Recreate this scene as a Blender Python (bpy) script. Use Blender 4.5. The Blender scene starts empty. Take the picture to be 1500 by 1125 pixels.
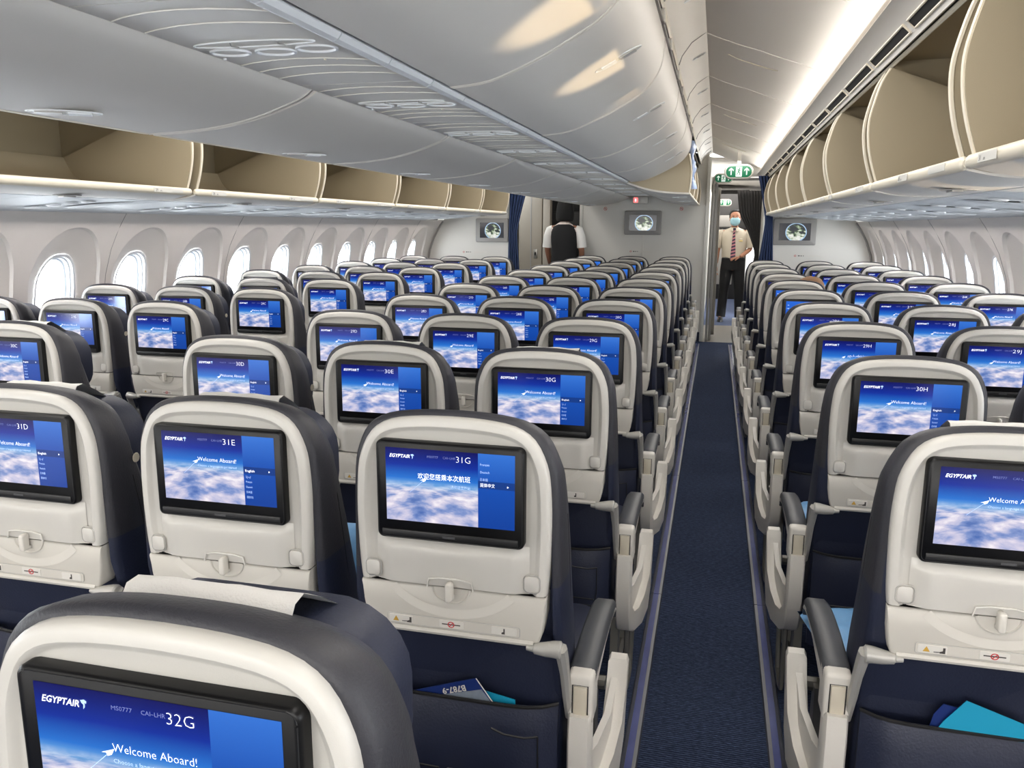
import bpy, bmesh, math, random
from mathutils import Vector, Matrix, Euler, noise
random.seed(7)
sc = bpy.context.scene
COL = sc.collection
PI = math.pi

# ------------------------------------------------------------------ camera
cam_data = bpy.data.cameras.new('camera')
cam = bpy.data.objects.new('camera', cam_data); COL.objects.link(cam)
sc.camera = cam
cam_data.sensor_width = 36.0
cam_data.lens = 1186.25 / 1500 * 36.0
cam_data.clip_start = 0.02
HC = 1.45
YAW, PITCH, ROLL = map(math.radians, (13.8726, 11.0482, 0.2958))
Fv = Vector((-math.sin(YAW)*math.cos(PITCH), math.cos(YAW)*math.cos(PITCH), -math.sin(PITCH)))
Rv = Vector((math.cos(YAW), math.sin(YAW), 0)); Uv = Rv.cross(Fv)
R2 = math.cos(ROLL)*Rv + math.sin(ROLL)*Uv
U2 = -math.sin(ROLL)*Rv + math.cos(ROLL)*Uv
m = Matrix((R2, U2, -Fv)).transposed().to_4x4(); m.translation = Vector((0, 0, HC))
cam.matrix_world = m

# ------------------------------------------------------------------ view, world, light
sc.view_settings.view_transform = 'Standard'
sc.view_settings.look = 'None'
sc.view_settings.gamma = 1.0
sc.view_settings.use_curve_mapping = False
sc.view_settings.exposure = 0.38
sc.cycles.use_denoising = True
sc.cycles.max_bounces = 7
sc.cycles.diffuse_bounces = 4
sc.cycles.caustics_reflective = False
sc.cycles.caustics_refractive = False
sc.cycles.sample_clamp_indirect = 4.0

world = bpy.data.worlds.new('world'); sc.world = world
world.use_nodes = True
bg = world.node_tree.nodes['Background']
bg.inputs['Color'].default_value = (0.93, 0.97, 1.0, 1)
bg.inputs['Strength'].default_value = 4.0

CX = -0.917                       # cabin centre line
YB = 9.9                          # outboard bulkheads
YC = 10.64                        # centre bulkhead

def area(name, loc, rot, sx, sy, power, col=(1, 1, 1), spread=PI):
    l = bpy.data.lights.new(name, 'AREA'); l.shape = 'RECTANGLE'; l.size = sx; l.size_y = sy
    l.energy = power; l.color = col; l.spread = spread
    o = bpy.data.objects.new(name, l); COL.objects.link(o); o.location = loc; o.rotation_euler = rot
    return o
# cove wash lamps along both aisle ceilings, hidden behind the cove lip, and wash lamps over the side walls
for s in (-1, 1):
    area('cove_lamp', (CX+s*1.375, 3.4, 2.112), (0, math.radians(180-s*56), 0), .02, 14.0, 19, (1, .95, .88))
    area('wall_wash_lamp', (CX+s*2.33, 2.9, 1.497), (0, math.radians(s*14), 0), .03, 13.2, 46, (1, .93, .90))
    area('aisle_fill_light', (CX+s*1.1, 3.0, 2.16), (0, 0, 0), .30, 13.5, 52 if s > 0 else 74, (1, .965, .92))  # added fill below the aisle ceilings, no fixture there
    area('daylight', (CX+s*5.6, 3.3, -.05), (0, math.radians(s*109), 0), 2.4, 18.0, 3000, (.92, .97, 1.0))
area('aft_fill_light', (CX, -3.4, 1.25), (math.radians(93), 0, 0), 4.4, 1.0, 78, (1, .975, .945))  # added fill panel behind the camera, lifts seat shells and bin undersides
for x, pw in ((0.15, 8), (-2.0, 5)):
    area('vestibule_lamp', (x, 12.4, 2.12), (0, 0, 0), .5, 2.6, pw, (1, .95, .88))
area('forward_cabin_lamp', (.25, 16.2, 2.1), (0, 0, 0), .8, 3.0, 42, (1, .95, .88))
# low sun glancing off the wing and coming up through the nearest right-hand windows
sun = bpy.data.lights.new('wing_glint', 'SPOT'); sun.energy = 27000; sun.color = (1, .74, .42); sun.shadow_soft_size = .25
sun.spot_size = math.radians(6.6); sun.spot_blend = .25
so = bpy.data.objects.new('wing_glint', sun); COL.objects.link(so)
gd = Vector((-2.0, -.14, .86)).normalized(); so.location = Vector((-.35, 1.75, 1.9))-gd*26
so.rotation_euler = gd.to_track_quat('-Z', 'Y').to_euler()

# ------------------------------------------------------------------ materials
def lin(c):
    return tuple(((v/255)/12.92 if v/255 <= .04045 else (((v/255)+.055)/1.055)**2.4) for v in c)
MATS = {}
def mat(name, rgb, rough=.5, metal=0, bump=0, bscale=200, var=0, vscale=8, spec=.5, coat=0, emit=None, estr=0):
    if name in MATS: return MATS[name]
    m = bpy.data.materials.new(name); m.use_nodes = True; nt = m.node_tree
    b = nt.nodes['Principled BSDF']; c = lin(rgb)
    b.inputs['Base Color'].default_value = (*c, 1); b.inputs['Roughness'].default_value = rough
    b.inputs['Metallic'].default_value = metal; b.inputs['Specular IOR Level'].default_value = spec
    b.inputs['Coat Weight'].default_value = coat; b.inputs['Coat Roughness'].default_value = .15
    tc = nt.nodes.new('ShaderNodeTexCoord')
    if bump:
        n = nt.nodes.new('ShaderNodeTexNoise'); n.inputs['Scale'].default_value = bscale; n.inputs['Detail'].default_value = 3
        bp = nt.nodes.new('ShaderNodeBump'); bp.inputs['Strength'].default_value = bump; bp.inputs['Distance'].default_value = .002
        nt.links.new(tc.outputs['Object'], n.inputs['Vector']); nt.links.new(n.outputs['Fac'], bp.inputs['Height'])
        nt.links.new(bp.outputs['Normal'], b.inputs['Normal'])
    if var:
        n = nt.nodes.new('ShaderNodeTexNoise'); n.inputs['Scale'].default_value = vscale; n.inputs['Detail'].default_value = 4
        r = nt.nodes.new('ShaderNodeMapRange'); r.inputs['To Min'].default_value = 1-var; r.inputs['To Max'].default_value = 1+var
        mx = nt.nodes.new('ShaderNodeVectorMath'); mx.operation = 'SCALE'; mx.inputs[0].default_value = c
        nt.links.new(tc.outputs['Object'], n.inputs['Vector']); nt.links.new(n.outputs['Fac'], r.inputs['Value'])
        nt.links.new(r.outputs['Result'], mx.inputs['Scale']); nt.links.new(mx.outputs['Vector'], b.inputs['Base Color'])
    if emit:
        b.inputs['Emission Color'].default_value = (*lin(emit), 1); b.inputs['Emission Strength'].default_value = estr
    MATS[name] = m; return m
M_SHELL = mat('shell_plastic', (203, 200, 193), .38, bump=.08, bscale=900, coat=.15)
M_TRAY = mat('tray_plastic', (202, 198, 189), .42, bump=.08, bscale=900)
M_BAND = mat('tray_band', (216, 212, 203), .25)
M_ARMW = mat('armrest_plastic', (208, 204, 196), .4, bump=.15, bscale=500)
M_BEIGE = mat('beige_plastic', (196, 188, 170), .45)
M_LEATH = mat('charcoal_leather', (46, 46, 52), .48, bump=.35, bscale=260, var=.12)
M_NAVY = mat('navy_leather', (27, 33, 54), .5, bump=.3, bscale=220, var=.15)
M_PAD = mat('armrest_pad', (62, 64, 68), .45, bump=.1, bscale=600)
M_BLACK = mat('gloss_black', (6, 6, 7), .34, spec=.3)
M_BLACK2 = mat('satin_black', (24, 24, 25), .45)
M_METAL = mat('satin_metal', (165, 163, 158), .35, metal=.85)
M_SILV = mat('silver_paint', (186, 184, 178), .35, metal=.35)
M_LEG = mat('leg_metal', (120, 118, 112), .45, metal=.5)
M_WHITE = mat('text_white', (235, 238, 245), .5, emit=(235, 240, 250), estr=.85)
M_DIM = mat('text_dim', (90, 100, 150), .5, emit=(120, 130, 190), estr=.35)
M_PALE = mat('text_pale', (150, 175, 220), .5, emit=(165, 195, 240), estr=.6)
M_PLAC = mat('placard', (214, 211, 204), .5)
M_INK = mat('ink', (60, 56, 54), .6)
M_RED = mat('ink_red', (190, 40, 50), .6)
M_YEL = mat('ink_yellow', (190, 150, 60), .6)
M_CLOTH = mat('white_cloth', (232, 230, 226), .85, bump=.4, bscale=400)
M_PANEL = mat('ceiling_plastic', (212, 207, 199), .45, bump=.05, bscale=300, var=.03, vscale=2)
M_CEIL = mat('ceiling_skin', (242, 237, 230), .6)
M_BINW = mat('bin_plastic', (212, 208, 202), .55, spec=.35, var=.03, vscale=2)
M_TAN = mat('bin_interior', (156, 144, 120), .6, bump=.1, bscale=500)
M_TAN2 = mat('bin_bucket', (168, 156, 132), .55, bump=.1, bscale=500)
M_CREAM = mat('cream_trim', (226, 217, 198), .4)
M_PSU = mat('passenger_service_unit', (214, 211, 204), .38)
M_PSUG = mat('outboard_service_panel', (200, 203, 206), .5, spec=.3)
M_WALL = mat('sidewall', (212, 206, 200), .5, var=.02, vscale=3)
M_FRAME = mat('window_frame', (222, 224, 226), .35)
M_BULK = mat('bulkhead_laminate', (214, 212, 206), .55, var=.04, vscale=1.5)
M_GAP = mat('dark_gap', (14, 13, 13), .8)  # near-black colour stands in for shade in gaps and slots
M_GREYF = mat('grey_frame', (150, 148, 145), .5)
M_GREYL = mat('latch_grey', (176, 174, 170), .4)
M_CURT = mat('blue_curtain', (38, 55, 92), .8, bump=.3, bscale=120)
M_CURG = mat('grey_curtain', (74, 72, 72), .85, bump=.3, bscale=120)
M_COVE = mat('cove_strip', (255, 250, 240), .5, emit=(255, 244, 226), estr=2.4)
M_DARK = mat('galley_dark', (34, 33, 34), .5)
M_SKIN = mat('skin', (160, 112, 88), .6)
M_SHIRT = mat('shirt', (184, 174, 158), .8, bump=.2, bscale=60)
M_BLK = mat('black_cloth', (14, 14, 17), .85, bump=.2, bscale=80)
M_HAIR = mat('black_hair', (9, 8, 9), .85, bump=.5, bscale=90)
M_BRHAIR = mat('brown_hair', (130, 98, 70), .8, bump=.5, bscale=90)
M_MASK = mat('mask', (140, 178, 190), .8)
M_TEAL = mat('teal_card', (22, 148, 184), .45)
M_NVCARD = mat('navy_card', (24, 44, 104), .35)
M_BLUEB = mat('blue_plastic', (110, 160, 205), .35, bump=.6, bscale=40)

def carpet():
    m = bpy.data.materials.new('navy_carpet'); m.use_nodes = True; nt = m.node_tree; b = nt.nodes['Principled BSDF']
    b.inputs['Roughness'].default_value = .95; b.inputs['Specular IOR Level'].default_value = .15
    tc = nt.nodes.new('ShaderNodeTexCoord')
    mp = nt.nodes.new('ShaderNodeMapping'); mp.inputs['Scale'].default_value = (60, 150, 1)
    n = nt.nodes.new('ShaderNodeTexNoise'); n.inputs['Scale'].default_value = 1; n.inputs['Detail'].default_value = 2
    w = nt.nodes.new('ShaderNodeTexWave'); w.bands_direction = 'Y'; w.inputs['Scale'].default_value = 34
    w.inputs['Distortion'].default_value = 2.5; w.inputs['Detail'].default_value = 2; w.inputs['Detail Scale'].default_value = 3
    mx = nt.nodes.new('ShaderNodeMath'); mx.operation = 'MULTIPLY'
    cr = nt.nodes.new('ShaderNodeValToRGB')
    cr.color_ramp.elements[0].position = .15; cr.color_ramp.elements[0].color = (*lin((27, 34, 53)), 1)
    cr.color_ramp.elements[1].position = .7; cr.color_ramp.elements[1].color = (*lin((74, 87, 117)), 1)
    bp = nt.nodes.new('ShaderNodeBump'); bp.inputs['Strength'].default_value = .5; bp.inputs['Distance'].default_value = .004
    L = nt.links
    L.new(tc.outputs['Object'], mp.inputs['Vector']); L.new(mp.outputs['Vector'], n.inputs['Vector']); L.new(tc.outputs['Object'], w.inputs['Vector'])
    L.new(n.outputs['Fac'], mx.inputs[0]); L.new(w.outputs['Fac'], mx.inputs[1]); L.new(mx.outputs[0], cr.inputs['Fac'])
    L.new(cr.outputs['Color'], b.inputs['Base Color']); L.new(mx.outputs[0], bp.inputs['Height']); L.new(bp.outputs['Normal'], b.inputs['Normal'])
    return m
M_CARPET = carpet()
M_VEST = mat('vestibule_vinyl', (112, 106, 98), .5, var=.1, vscale=30)
M_FCARP = mat('forward_carpet', (66, 78, 108), .95, var=.2, vscale=60)
M_TRACK = mat('track_cover', (60, 62, 72), .35)
M_TRACKB = mat('track_film', (70, 78, 130), .25, var=.2, vscale=12)

def display_mat(kind):
    m = bpy.data.materials.new('display_'+kind); m.use_nodes = True; nt = m.node_tree; N = nt.nodes.new; L = nt.links.new
    b = nt.nodes['Principled BSDF']; b.inputs['Base Color'].default_value = (.004, .004, .006, 1)
    b.inputs['Roughness'].default_value = .16; b.inputs['Specular IOR Level'].default_value = .5
    uv = N('ShaderNodeUVMap'); sx = N('ShaderNodeSeparateXYZ'); L(uv.outputs['UV'], sx.inputs['Vector'])
    def ramp(src, stops):
        r = N('ShaderNodeValToRGB'); e = r.color_ramp.elements
        while len(e) < len(stops): e.new(.5)
        for i, (p, c) in enumerate(stops): e[i].position = p; e[i].color = (*lin(c), 1)
        L(src, r.inputs['Fac']); return r.outputs['Color']
    def mixc(f, a, c):
        x = N('ShaderNodeMix'); x.data_type = 'RGBA'; L(f, x.inputs[0]); L(a, x.inputs[6]); L(c, x.inputs[7]); return x.outputs[2]
    def mth(op, a, v=None, clamp=False):
        x = N('ShaderNodeMath'); x.operation = op; x.use_clamp = clamp
        for i, q in enumerate((a, v)):
            if q is None: continue
            if isinstance(q, (int, float)): x.inputs[i].default_value = q
            else: L(q, x.inputs[i])
        return x.outputs[0]
    v = sx.outputs['Y']; u = sx.outputs['X']
    if kind == 'blue':
        col = ramp(v, [(0, (20, 70, 170)), (1, (40, 100, 205))])
        g = mth('LESS_THAN', mth('ABSOLUTE', mth('SUBTRACT', v, .72)), .02); 
        col = mixc(mth('MULTIPLY', g, .4), col, ramp(v, [(0, (110, 160, 235)), (1, (110, 160, 235))]))
    elif kind == 'globe':
        # dark frame picture with a pale-rimmed round globe
        dx = mth('MULTIPLY', mth('SUBTRACT', u, .54), 1.62); dy = mth('SUBTRACT', v, .47)
        d = mth('SQRT', mth('ADD', mth('MULTIPLY', dx, dx), mth('MULTIPLY', dy, dy)))
        n = N('ShaderNodeTexNoise'); n.inputs['Scale'].default_value = 5.5; n.inputs['Detail'].default_value = 5; L(uv.outputs['UV'], n.inputs['Vector'])
        land = ramp(mth('ADD', mth('MULTIPLY', n.outputs['Fac'], 1.0), mth('MULTIPLY', dy, -.35)), [(.36, (16, 26, 34)), (.46, (26, 40, 44)), (.5, (96, 124, 78)), (.56, (190, 200, 180)), (.66, (235, 235, 230))])
        inner = mth('LESS_THAN', d, .50)
        rim = mth('LESS_THAN', mth('ABSOLUTE', mth('SUBTRACT', d, .52)), .025)
        bgc = ramp(v, [(0, (36, 38, 44)), (1, (26, 30, 38))])
        col = mixc(inner, bgc, land); col = mixc(rim, col, ramp(v, [(0, (150, 190, 225)), (1, (170, 200, 230))]))
    else:
        sky = ramp(v, [(0, (196, 190, 205)), (.40, (186, 200, 222)), (.50, (110, 170, 220)), (.60, (38, 110, 200)), (.78, (12, 44, 150)), (1.0, (12, 14, 88))])
        # clouds with perspective: squeeze towards the horizon
        h = mth('SUBTRACT', .56, v); hz = mth('MAXIMUM', h, .035)
        cx_ = mth('DIVIDE', mth('MULTIPLY', mth('SUBTRACT', u, .35), 1.7), mth('ADD', hz, .25)); cy_ = mth('MULTIPLY', mth('LOGARITHM', hz, 2.718), 1.15)
        cb = N('ShaderNodeCombineXYZ'); L(cx_, cb.inputs[0]); L(cy_, cb.inputs[1])
        n = N('ShaderNodeTexNoise'); n.inputs['Scale'].default_value = 1.35; n.inputs['Detail'].default_value = 9; n.inputs['Roughness'].default_value = .55
        n.inputs['Distortion'].default_value = .15; L(cb.outputs[0], n.inputs['Vector'])
        cl = ramp(n.outputs['Fac'], [(.33, (62, 98, 168)), (.42, (118, 140, 194)), (.48, (176, 178, 210)), (.55, (214, 206, 222)), (.64, (246, 240, 242)), (.8, (214, 210, 228))])
        fac = ramp(v, [(0, (255, 255, 255)), (.42, (240, 240, 240)), (.56, (0, 0, 0))])
        col = mixc(fac, sky, cl)
        menu = ramp(v, [(0, (16, 62, 150)), (.55, (22, 76, 170)), (1, (52, 112, 205))])
        hp = .335 if kind == 'zh' else .51
        hp = {'zh': .585, 'ar': .60}.get(kind, .51)
        band = mth('LESS_THAN', mth('ABSOLUTE', mth('SUBTRACT', v, hp)), .05)
        menu = mixc(mth('MULTIPLY', band, .75), menu, ramp(v, [(0, (22, 50, 112)), (1, (22, 50, 112))]))
        col = mixc(mth('GREATER_THAN', u, .722), col, menu)
    L(col, b.inputs['Emission Color']); b.inputs['Emission Strength'].default_value = .86 if kind != 'globe' else .75
    return m
D_EN, D_ZH, D_AR, D_BLUE, D_GLOBE = [display_mat(k) for k in ('en', 'zh', 'ar', 'blue', 'globe')]

def glass_mat():
    m = bpy.data.materials.new('window_glass'); m.use_nodes = True; nt = m.node_tree
    nt.nodes.clear(); o = nt.nodes.new('ShaderNodeOutputMaterial'); t = nt.nodes.new('ShaderNodeBsdfTransparent'); g = nt.nodes.new('ShaderNodeBsdfGlossy')
    t.inputs['Color'].default_value = (.93, .96, .99, 1)
    g.inputs['Roughness'].default_value = .05; mx = nt.nodes.new('ShaderNodeMixShader'); mx.inputs[0].default_value = .06
    nt.links.new(t.outputs[0], mx.inputs[1]); nt.links.new(g.outputs[0], mx.inputs[2]); nt.links.new(mx.outputs[0], o.inputs[0]); return m
M_GLASS = glass_mat()

# ------------------------------------------------------------------ mesh helpers
class MB:
    def __init__(s): s.v = []; s.f = []; s.mi = []; s.mats = []
    def mid(s, m):
        if m not in s.mats: s.mats.append(m)
        return s.mats.index(m)
    def add(s, vs, fs, m, T=None):
        b = len(s.v); k = s.mid(m)
        s.v += [tuple(T @ Vector(p)) if T else tuple(p) for p in vs]
        for f in fs: s.f.append(tuple(i+b for i in f)); s.mi.append(k)
        return s
    def box(s, x0, x1, y0, y1, z0, z1, m, bev=0, T=None, seg=2):
        bm = bmesh.new(); bmesh.ops.create_cube(bm, size=1)
        for v in bm.verts: v.co = Vector(((x0+x1)/2+v.co.x*(x1-x0), (y0+y1)/2+v.co.y*(y1-y0), (z0+z1)/2+v.co.z*(z1-z0)))
        if bev: bmesh.ops.bevel(bm, geom=bm.edges[:], offset=bev, segments=seg, affect='EDGES', profile=.5)
        bm.verts.index_update()
        s.add([v.co[:] for v in bm.verts], [[v.index for v in f.verts] for f in bm.faces], m, T); bm.free(); return s
    def loft(s, loops, m, closed=True, cap0=True, cap1=True, T=None):
        n = len(loops[0]); vs = [p for l in loops for p in l]; fs = []
        for i in range(len(loops)-1):
            for j in range(n if closed else n-1):
                a = i*n+j; b = i*n+(j+1) % n; fs.append((a, b, b+n, a+n))
        if cap0: fs.append(tuple(reversed(range(n))))
        if cap1: fs.append(tuple(range((len(loops)-1)*n, len(loops)*n)))
        return s.add(vs, fs, m, T)
    def tube(s, pts, r, m, n=8, T=None, caps=True):
        pts = [Vector(p) for p in pts]; loops = []; rr = r if isinstance(r, (list, tuple)) else [r]*len(pts)
        up = None
        for i, p in enumerate(pts):
            d = (pts[min(i+1, len(pts)-1)]-pts[max(i-1, 0)]).normalized()
            if up is None: up = Vector((0, 0, 1)) if abs(d.z) < .9 else Vector((1, 0, 0))
            a = (up - d*up.dot(d)).normalized(); b = d.cross(a); up = a
            loops.append([p + (a*math.cos(2*PI*k/n) + b*math.sin(2*PI*k/n))*rr[i] for k in range(n)])
        return s.loft(loops, m, cap0=caps, cap1=caps, T=T)
    def prism(s, poly, a0, a1, m, axis='y', T=None):
        # poly of 2D points; axis y -> (x,z); axis x -> (y,z); axis z -> (x,y)
        f = {'y': lambda p, a: (p[0], a, p[1]), 'x': lambda p, a: (a, p[0], p[1]), 'z': lambda p, a: (p[0], p[1], a)}[axis]
        return s.loft([[f(p, a0) for p in poly], [f(p, a1) for p in poly]], m, T=T)
    def sheet(s, pts, y0, y1, th, m, T=None):
        # open (x,z) polyline extruded along y and thickened by th along its left normal
        off = []
        for i, p in enumerate(pts):
            a = Vector(pts[max(i-1, 0)]); b = Vector(pts[min(i+1, len(pts)-1)]); d = (b-a).normalized(); n = Vector((-d.y, d.x))
            off.append((p[0]+n.x*th, p[1]+n.y*th))
        return s.prism(list(pts)+off[::-1], y0, y1, m, T=T)
    def disc(s, c, rx, rz, y, m, n=24, T=None, hole=0):
        vs = [(c[0]+rx*math.cos(2*PI*i/n), y, c[1]+rz*math.sin(2*PI*i/n)) for i in range(n)]
        if not hole: return s.add(vs, [tuple(range(n))], m, T)
        vs += [(c[0]+rx*hole*math.cos(2*PI*i/n), y, c[1]+rz*hole*math.sin(2*PI*i/n)) for i in range(n)]
        return s.add(vs, [(i, (i+1) % n, (i+1) % n+n, i+n) for i in range(n)], m, T)
    def mesh(s, name, smooth=35):
        me = bpy.data.meshes.new(name); me.from_pydata([Vector(p) for p in s.v], [], s.f)
        for m in s.mats: me.materials.append(m)
        me.polygons.foreach_set('material_index', s.mi)
        bm = bmesh.new(); bm.from_mesh(me); bmesh.ops.recalc_face_normals(bm, faces=bm.faces[:]); bm.to_mesh(me); bm.free()
        if smooth:
            me.polygons.foreach_set('use_smooth', [True]*len(me.polygons)); me.set_sharp_from_angle(angle=math.radians(smooth))
        me.update(); return me
    def build(s, name, parent=None, smooth=35, loc=None):
        return link(name, s.mesh(name, smooth), parent, loc)
def link(name, me, parent=None, loc=None):
    o = bpy.data.objects.new(name, me); COL.objects.link(o)
    if parent: o.parent = parent
    if loc: o.location = loc
    return o
def tag(o, label, cat, group=None, kind=None):
    o['label'] = label; o['category'] = cat
    if group: o['group'] = group
    if kind: o['kind'] = kind
    return o
def thing(name, label, cat, loc=(0, 0, 0), group=None, rz=0):
    o = bpy.data.objects.new(name, None); COL.objects.link(o); o.location = loc; o.rotation_euler = (0, 0, rz); o.empty_display_size = .1
    return tag(o, label, cat, group)
def struct(o): o['kind'] = 'structure'; return o
def copy_tree(o, parent=None):
    c = o.copy(); COL.objects.link(c); c.parent = parent
    for ch in o.children: copy_tree(ch, c)
    return c

def catmull(pts, k=6):
    out = []; n = len(pts)
    for i in range(n-1):
        p0 = pts[max(i-1, 0)]; p1 = pts[i]; p2 = pts[i+1]; p3 = pts[min(i+2, n-1)]
        for j in range(k):
            t = j/k
            out.append(tuple(.5*((2*b)+(-a+c)*t+(2*a-5*b+4*c-d)*t*t+(-a+3*b-3*c+d)*t**3) for a, b, c, d in zip(p0, p1, p2, p3)))
    out.append(tuple(pts[-1])); return out

_tc = {}
def text_data(s, size, align='LEFT', shear=0, bold=0, width=None, font=None):
    key = (s, size, align, shear, bold, width)
    if key in _tc: return _tc[key]
    cu = bpy.data.curves.new('t', 'FONT'); cu.body = s; cu.size = size; cu.resolution_u = 2; cu.shear = shear; cu.offset = bold
    cu.fill_mode = 'FRONT' if hasattr(cu, 'fill_mode') else cu.fill_mode
    o = bpy.data.objects.new('t', cu); COL.objects.link(o)
    dg = bpy.context.evaluated_depsgraph_get(); dg.update()
    me = bpy.data.meshes.new_from_object(o.evaluated_get(dg))
    vs = [v.co.copy() for v in me.vertices]; fs = [tuple(p.vertices) for p in me.polygons]
    bpy.data.objects.remove(o); bpy.data.curves.remove(cu); bpy.data.meshes.remove(me)
    if vs:
        x0 = min(v.x for v in vs); x1 = max(v.x for v in vs); k = (width/(x1-x0)) if width else 1
        dx = {'LEFT': x0, 'RIGHT': x1, 'CENTER': (x0+x1)/2}[align]
        vs = [Vector(((v.x-dx)*k, v.y, 0)) for v in vs]
    _tc[key] = (vs, fs); return _tc[key]
def put_text(mb, s, x, z, y, size, m, align='LEFT', T=None, **kw):
    vs, fs = text_data(s, size, align, **kw)
    P = [(v.x+x, y, v.y+z) for v in vs]
    if T is None: mb.add(P, fs, m)
    else: mb.add(P, fs, m, T)

# ------------------------------------------------------------------ floor
FL = MB().box(CX-2.62, CX+2.62, -3.5, 10.62, -.05, 0, M_CARPET); struct(FL.build('floor', smooth=0))
struct(MB().box(CX-2.62, CX+2.62, 10.62, 12.5, -.05, -.001, M_VEST).build('floor_vestibule', smooth=0))
struct(MB().box(CX-2.62, CX+2.62, 12.5, 19.0, -.05, 0.0, M_FCARP).build('floor_forward', smooth=0))
n_ = 0
for x in (-.160, .238, CX-(-.160-CX), CX-(.238-CX)):
    mb = MB(); y = -3.4
    while y < 10.0:
        y1 = min(y+1.62, 10.4)
        mb.prism([(x-.024, 0), (x-.020, .006), (x-.010, .007), (x-.010, .0), ], y, y1-.004, M_TRACK)
        mb.prism([(x+.024, 0), (x+.020, .006), (x+.010, .007), (x+.010, .0), ], y, y1-.004, M_TRACK)
        mb.box(x-.0105, x+.0105, y, y1-.004, 0, .005, M_TRACKB)
        y = y1
    n_ += 1; struct(mb.build('trim_%d' % n_, smooth=0))

# ------------------------------------------------------------------ side walls with windows
def wall_h(z):
    pts = [(-.0, 2.50), (.3, 2.60), (.6, 2.66), (.9, 2.665), (1.15, 2.62), (1.30, 2.565), (1.42, 2.50), (1.52, 2.43)]
    for (a, ha), (b, hb) in zip(pts, pts[1:]):
        if z <= b: t = max(0, (z-a)/(b-a)); return ha+(hb-ha)*t
    return pts[-1][1]
WP = .6175; WY0 = 3.77
Z0, Z1 = .62, 1.515
def ell(cx, cz, rx, rz, n, p=2.0):
    out = []
    for i in range(n):
        a = 2*PI*i/n; c, s_ = math.cos(a), math.sin(a)
        out.append((cx+rx*abs(c)**(2/p)*(1 if c >= 0 else -1), cz+rz*abs(s_)**(2/p)*(1 if s_ >= 0 else -1)))
    return out
def rect_loop(y0, y1, z0, z1, cy, cz, n):
    out = []
    for i in range(n):
        a = 2*PI*i/n; c, s_ = math.cos(a), math.sin(a)
        t = min(((y1-cy) if c > 0 else (cy-y0))/max(abs(c), 1e-6), ((z1-cz) if s_ > 0 else (cz-z0))/max(abs(s_), 1e-6))
        out.append((cy+c*t, cz+s_*t))
    for qy, qz in ((y0, z0), (y0, z1), (y1, z0), (y1, z1)):
        k = min(range(n), key=lambda i: (out[i][0]-qy)**2+(out[i][1]-qz)**2); out[k] = (qy, qz)
    return out
def wall_module(mb, yc, s, n=48):
    y0, y1 = yc-WP/2, yc+WP/2
    def P(y, z, d=0): return (CX+s*(wall_h(z)+d), y, z)
    A = rect_loop(y0, y1, Z0, Z1, yc, 1.06, n)
    B = ell(yc, 1.095, .262, .335, n, 2.15)
    B2 = ell(yc, 1.092, .257, .330, n, 2.15)
    C = ell(yc, 1.045, .172, .262, n, 2.3)
    D = ell(yc, 1.04, .150, .240, n, 2.4)
    mid = [((a[0]+b[0])/2, (a[1]+b[1])/2) for a, b in zip(A, B)]
    loops = [[P(*p) for p in A], [P(*p) for p in mid], [P(*p) for p in B], [P(*p, .020) for p in B2], [P(*p, .062) for p in C], [P(*p, .070) for p in D]]
    mb.loft(loops, M_WALL, cap0=False, cap1=False)
for s, nm in ((-1, 'left'), (1, 'right')):
    mb = MB(); ks = range(-11, 10)
    ycs = [WY0+WP*k+(.14 if s > 0 else .075) for k in ks]
    for yc in ycs: wall_module(mb, yc, s)
    ya, yb = ycs[0]-WP/2, ycs[-1]+WP/2
    zs = [0, .15, .3, .45, Z0]
    for za, zb in zip(zs, zs[1:]):
        mb.add([(CX+s*wall_h(za), ya, za), (CX+s*wall_h(za), yb, za), (CX+s*wall_h(zb), yb, zb), (CX+s*wall_h(zb), ya, zb)], [(0, 1, 2, 3)], M_WALL)
    ya = yb; yb = 10.62
    for za, zb in zip((0, .15, .3, .45, .62, .9, 1.15, 1.3, 1.42), (.15, .3, .45, .62, .9, 1.15, 1.3, 1.42, 1.52)):
        mb.add([(CX+s*wall_h(za), ya, za), (CX+s*wall_h(za), yb, za), (CX+s*wall_h(zb), yb, zb), (CX+s*wall_h(zb), ya, zb)], [(0, 1, 2, 3)], M_WALL)
    # outer skin behind the panels so that only the windows let light in
    seam = mb
    for i, yc in enumerate(ycs):
        if i % 2 == 0:
            pts = [(CX+s*(wall_h(z)-.001), yc-WP/2, z) for z in (.2, .5, .62, .8, .9, 1.0, 1.15, 1.3, 1.42, 1.51)]
            seam.tube(pts, .0022, M_GREYF, n=4)
    w = mb.build('wall_'+nm, smooth=30); struct(w)
    for i, yc in enumerate(ycs):
        if yc < .3: 
            pass
        f = MB(); n = 40
        def P(y, z, d): return (CX+s*(wall_h(z)+d), y, z)
        a = ell(yc, 1.04, .152, .242, n, 2.4); b = ell(yc, 1.04, .138, .228, n, 2.4); c = ell(yc, 1.04, .130, .220, n, 2.4); d = ell(yc, 1.04, .120, .210, n, 2.4)
        f.loft([[P(*p, .064) for p in a], [P(*p, .066) for p in b], [P(*p, .085) for p in b], [P(*p, .086) for p in c], [P(*p, .11) for p in c], [P(*p, .112) for p in d], [P(*p, .165) for p in d]], M_FRAME, cap0=False, cap1=False)
        fo = f.build('window_%d' % (i+1+(0 if s < 0 else 30)), None); struct(fo)
        g = MB(); g.add([P(*p, .105) for p in c], [tuple(range(n))], M_GLASS); g.build('pane', fo, smooth=0)
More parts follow.
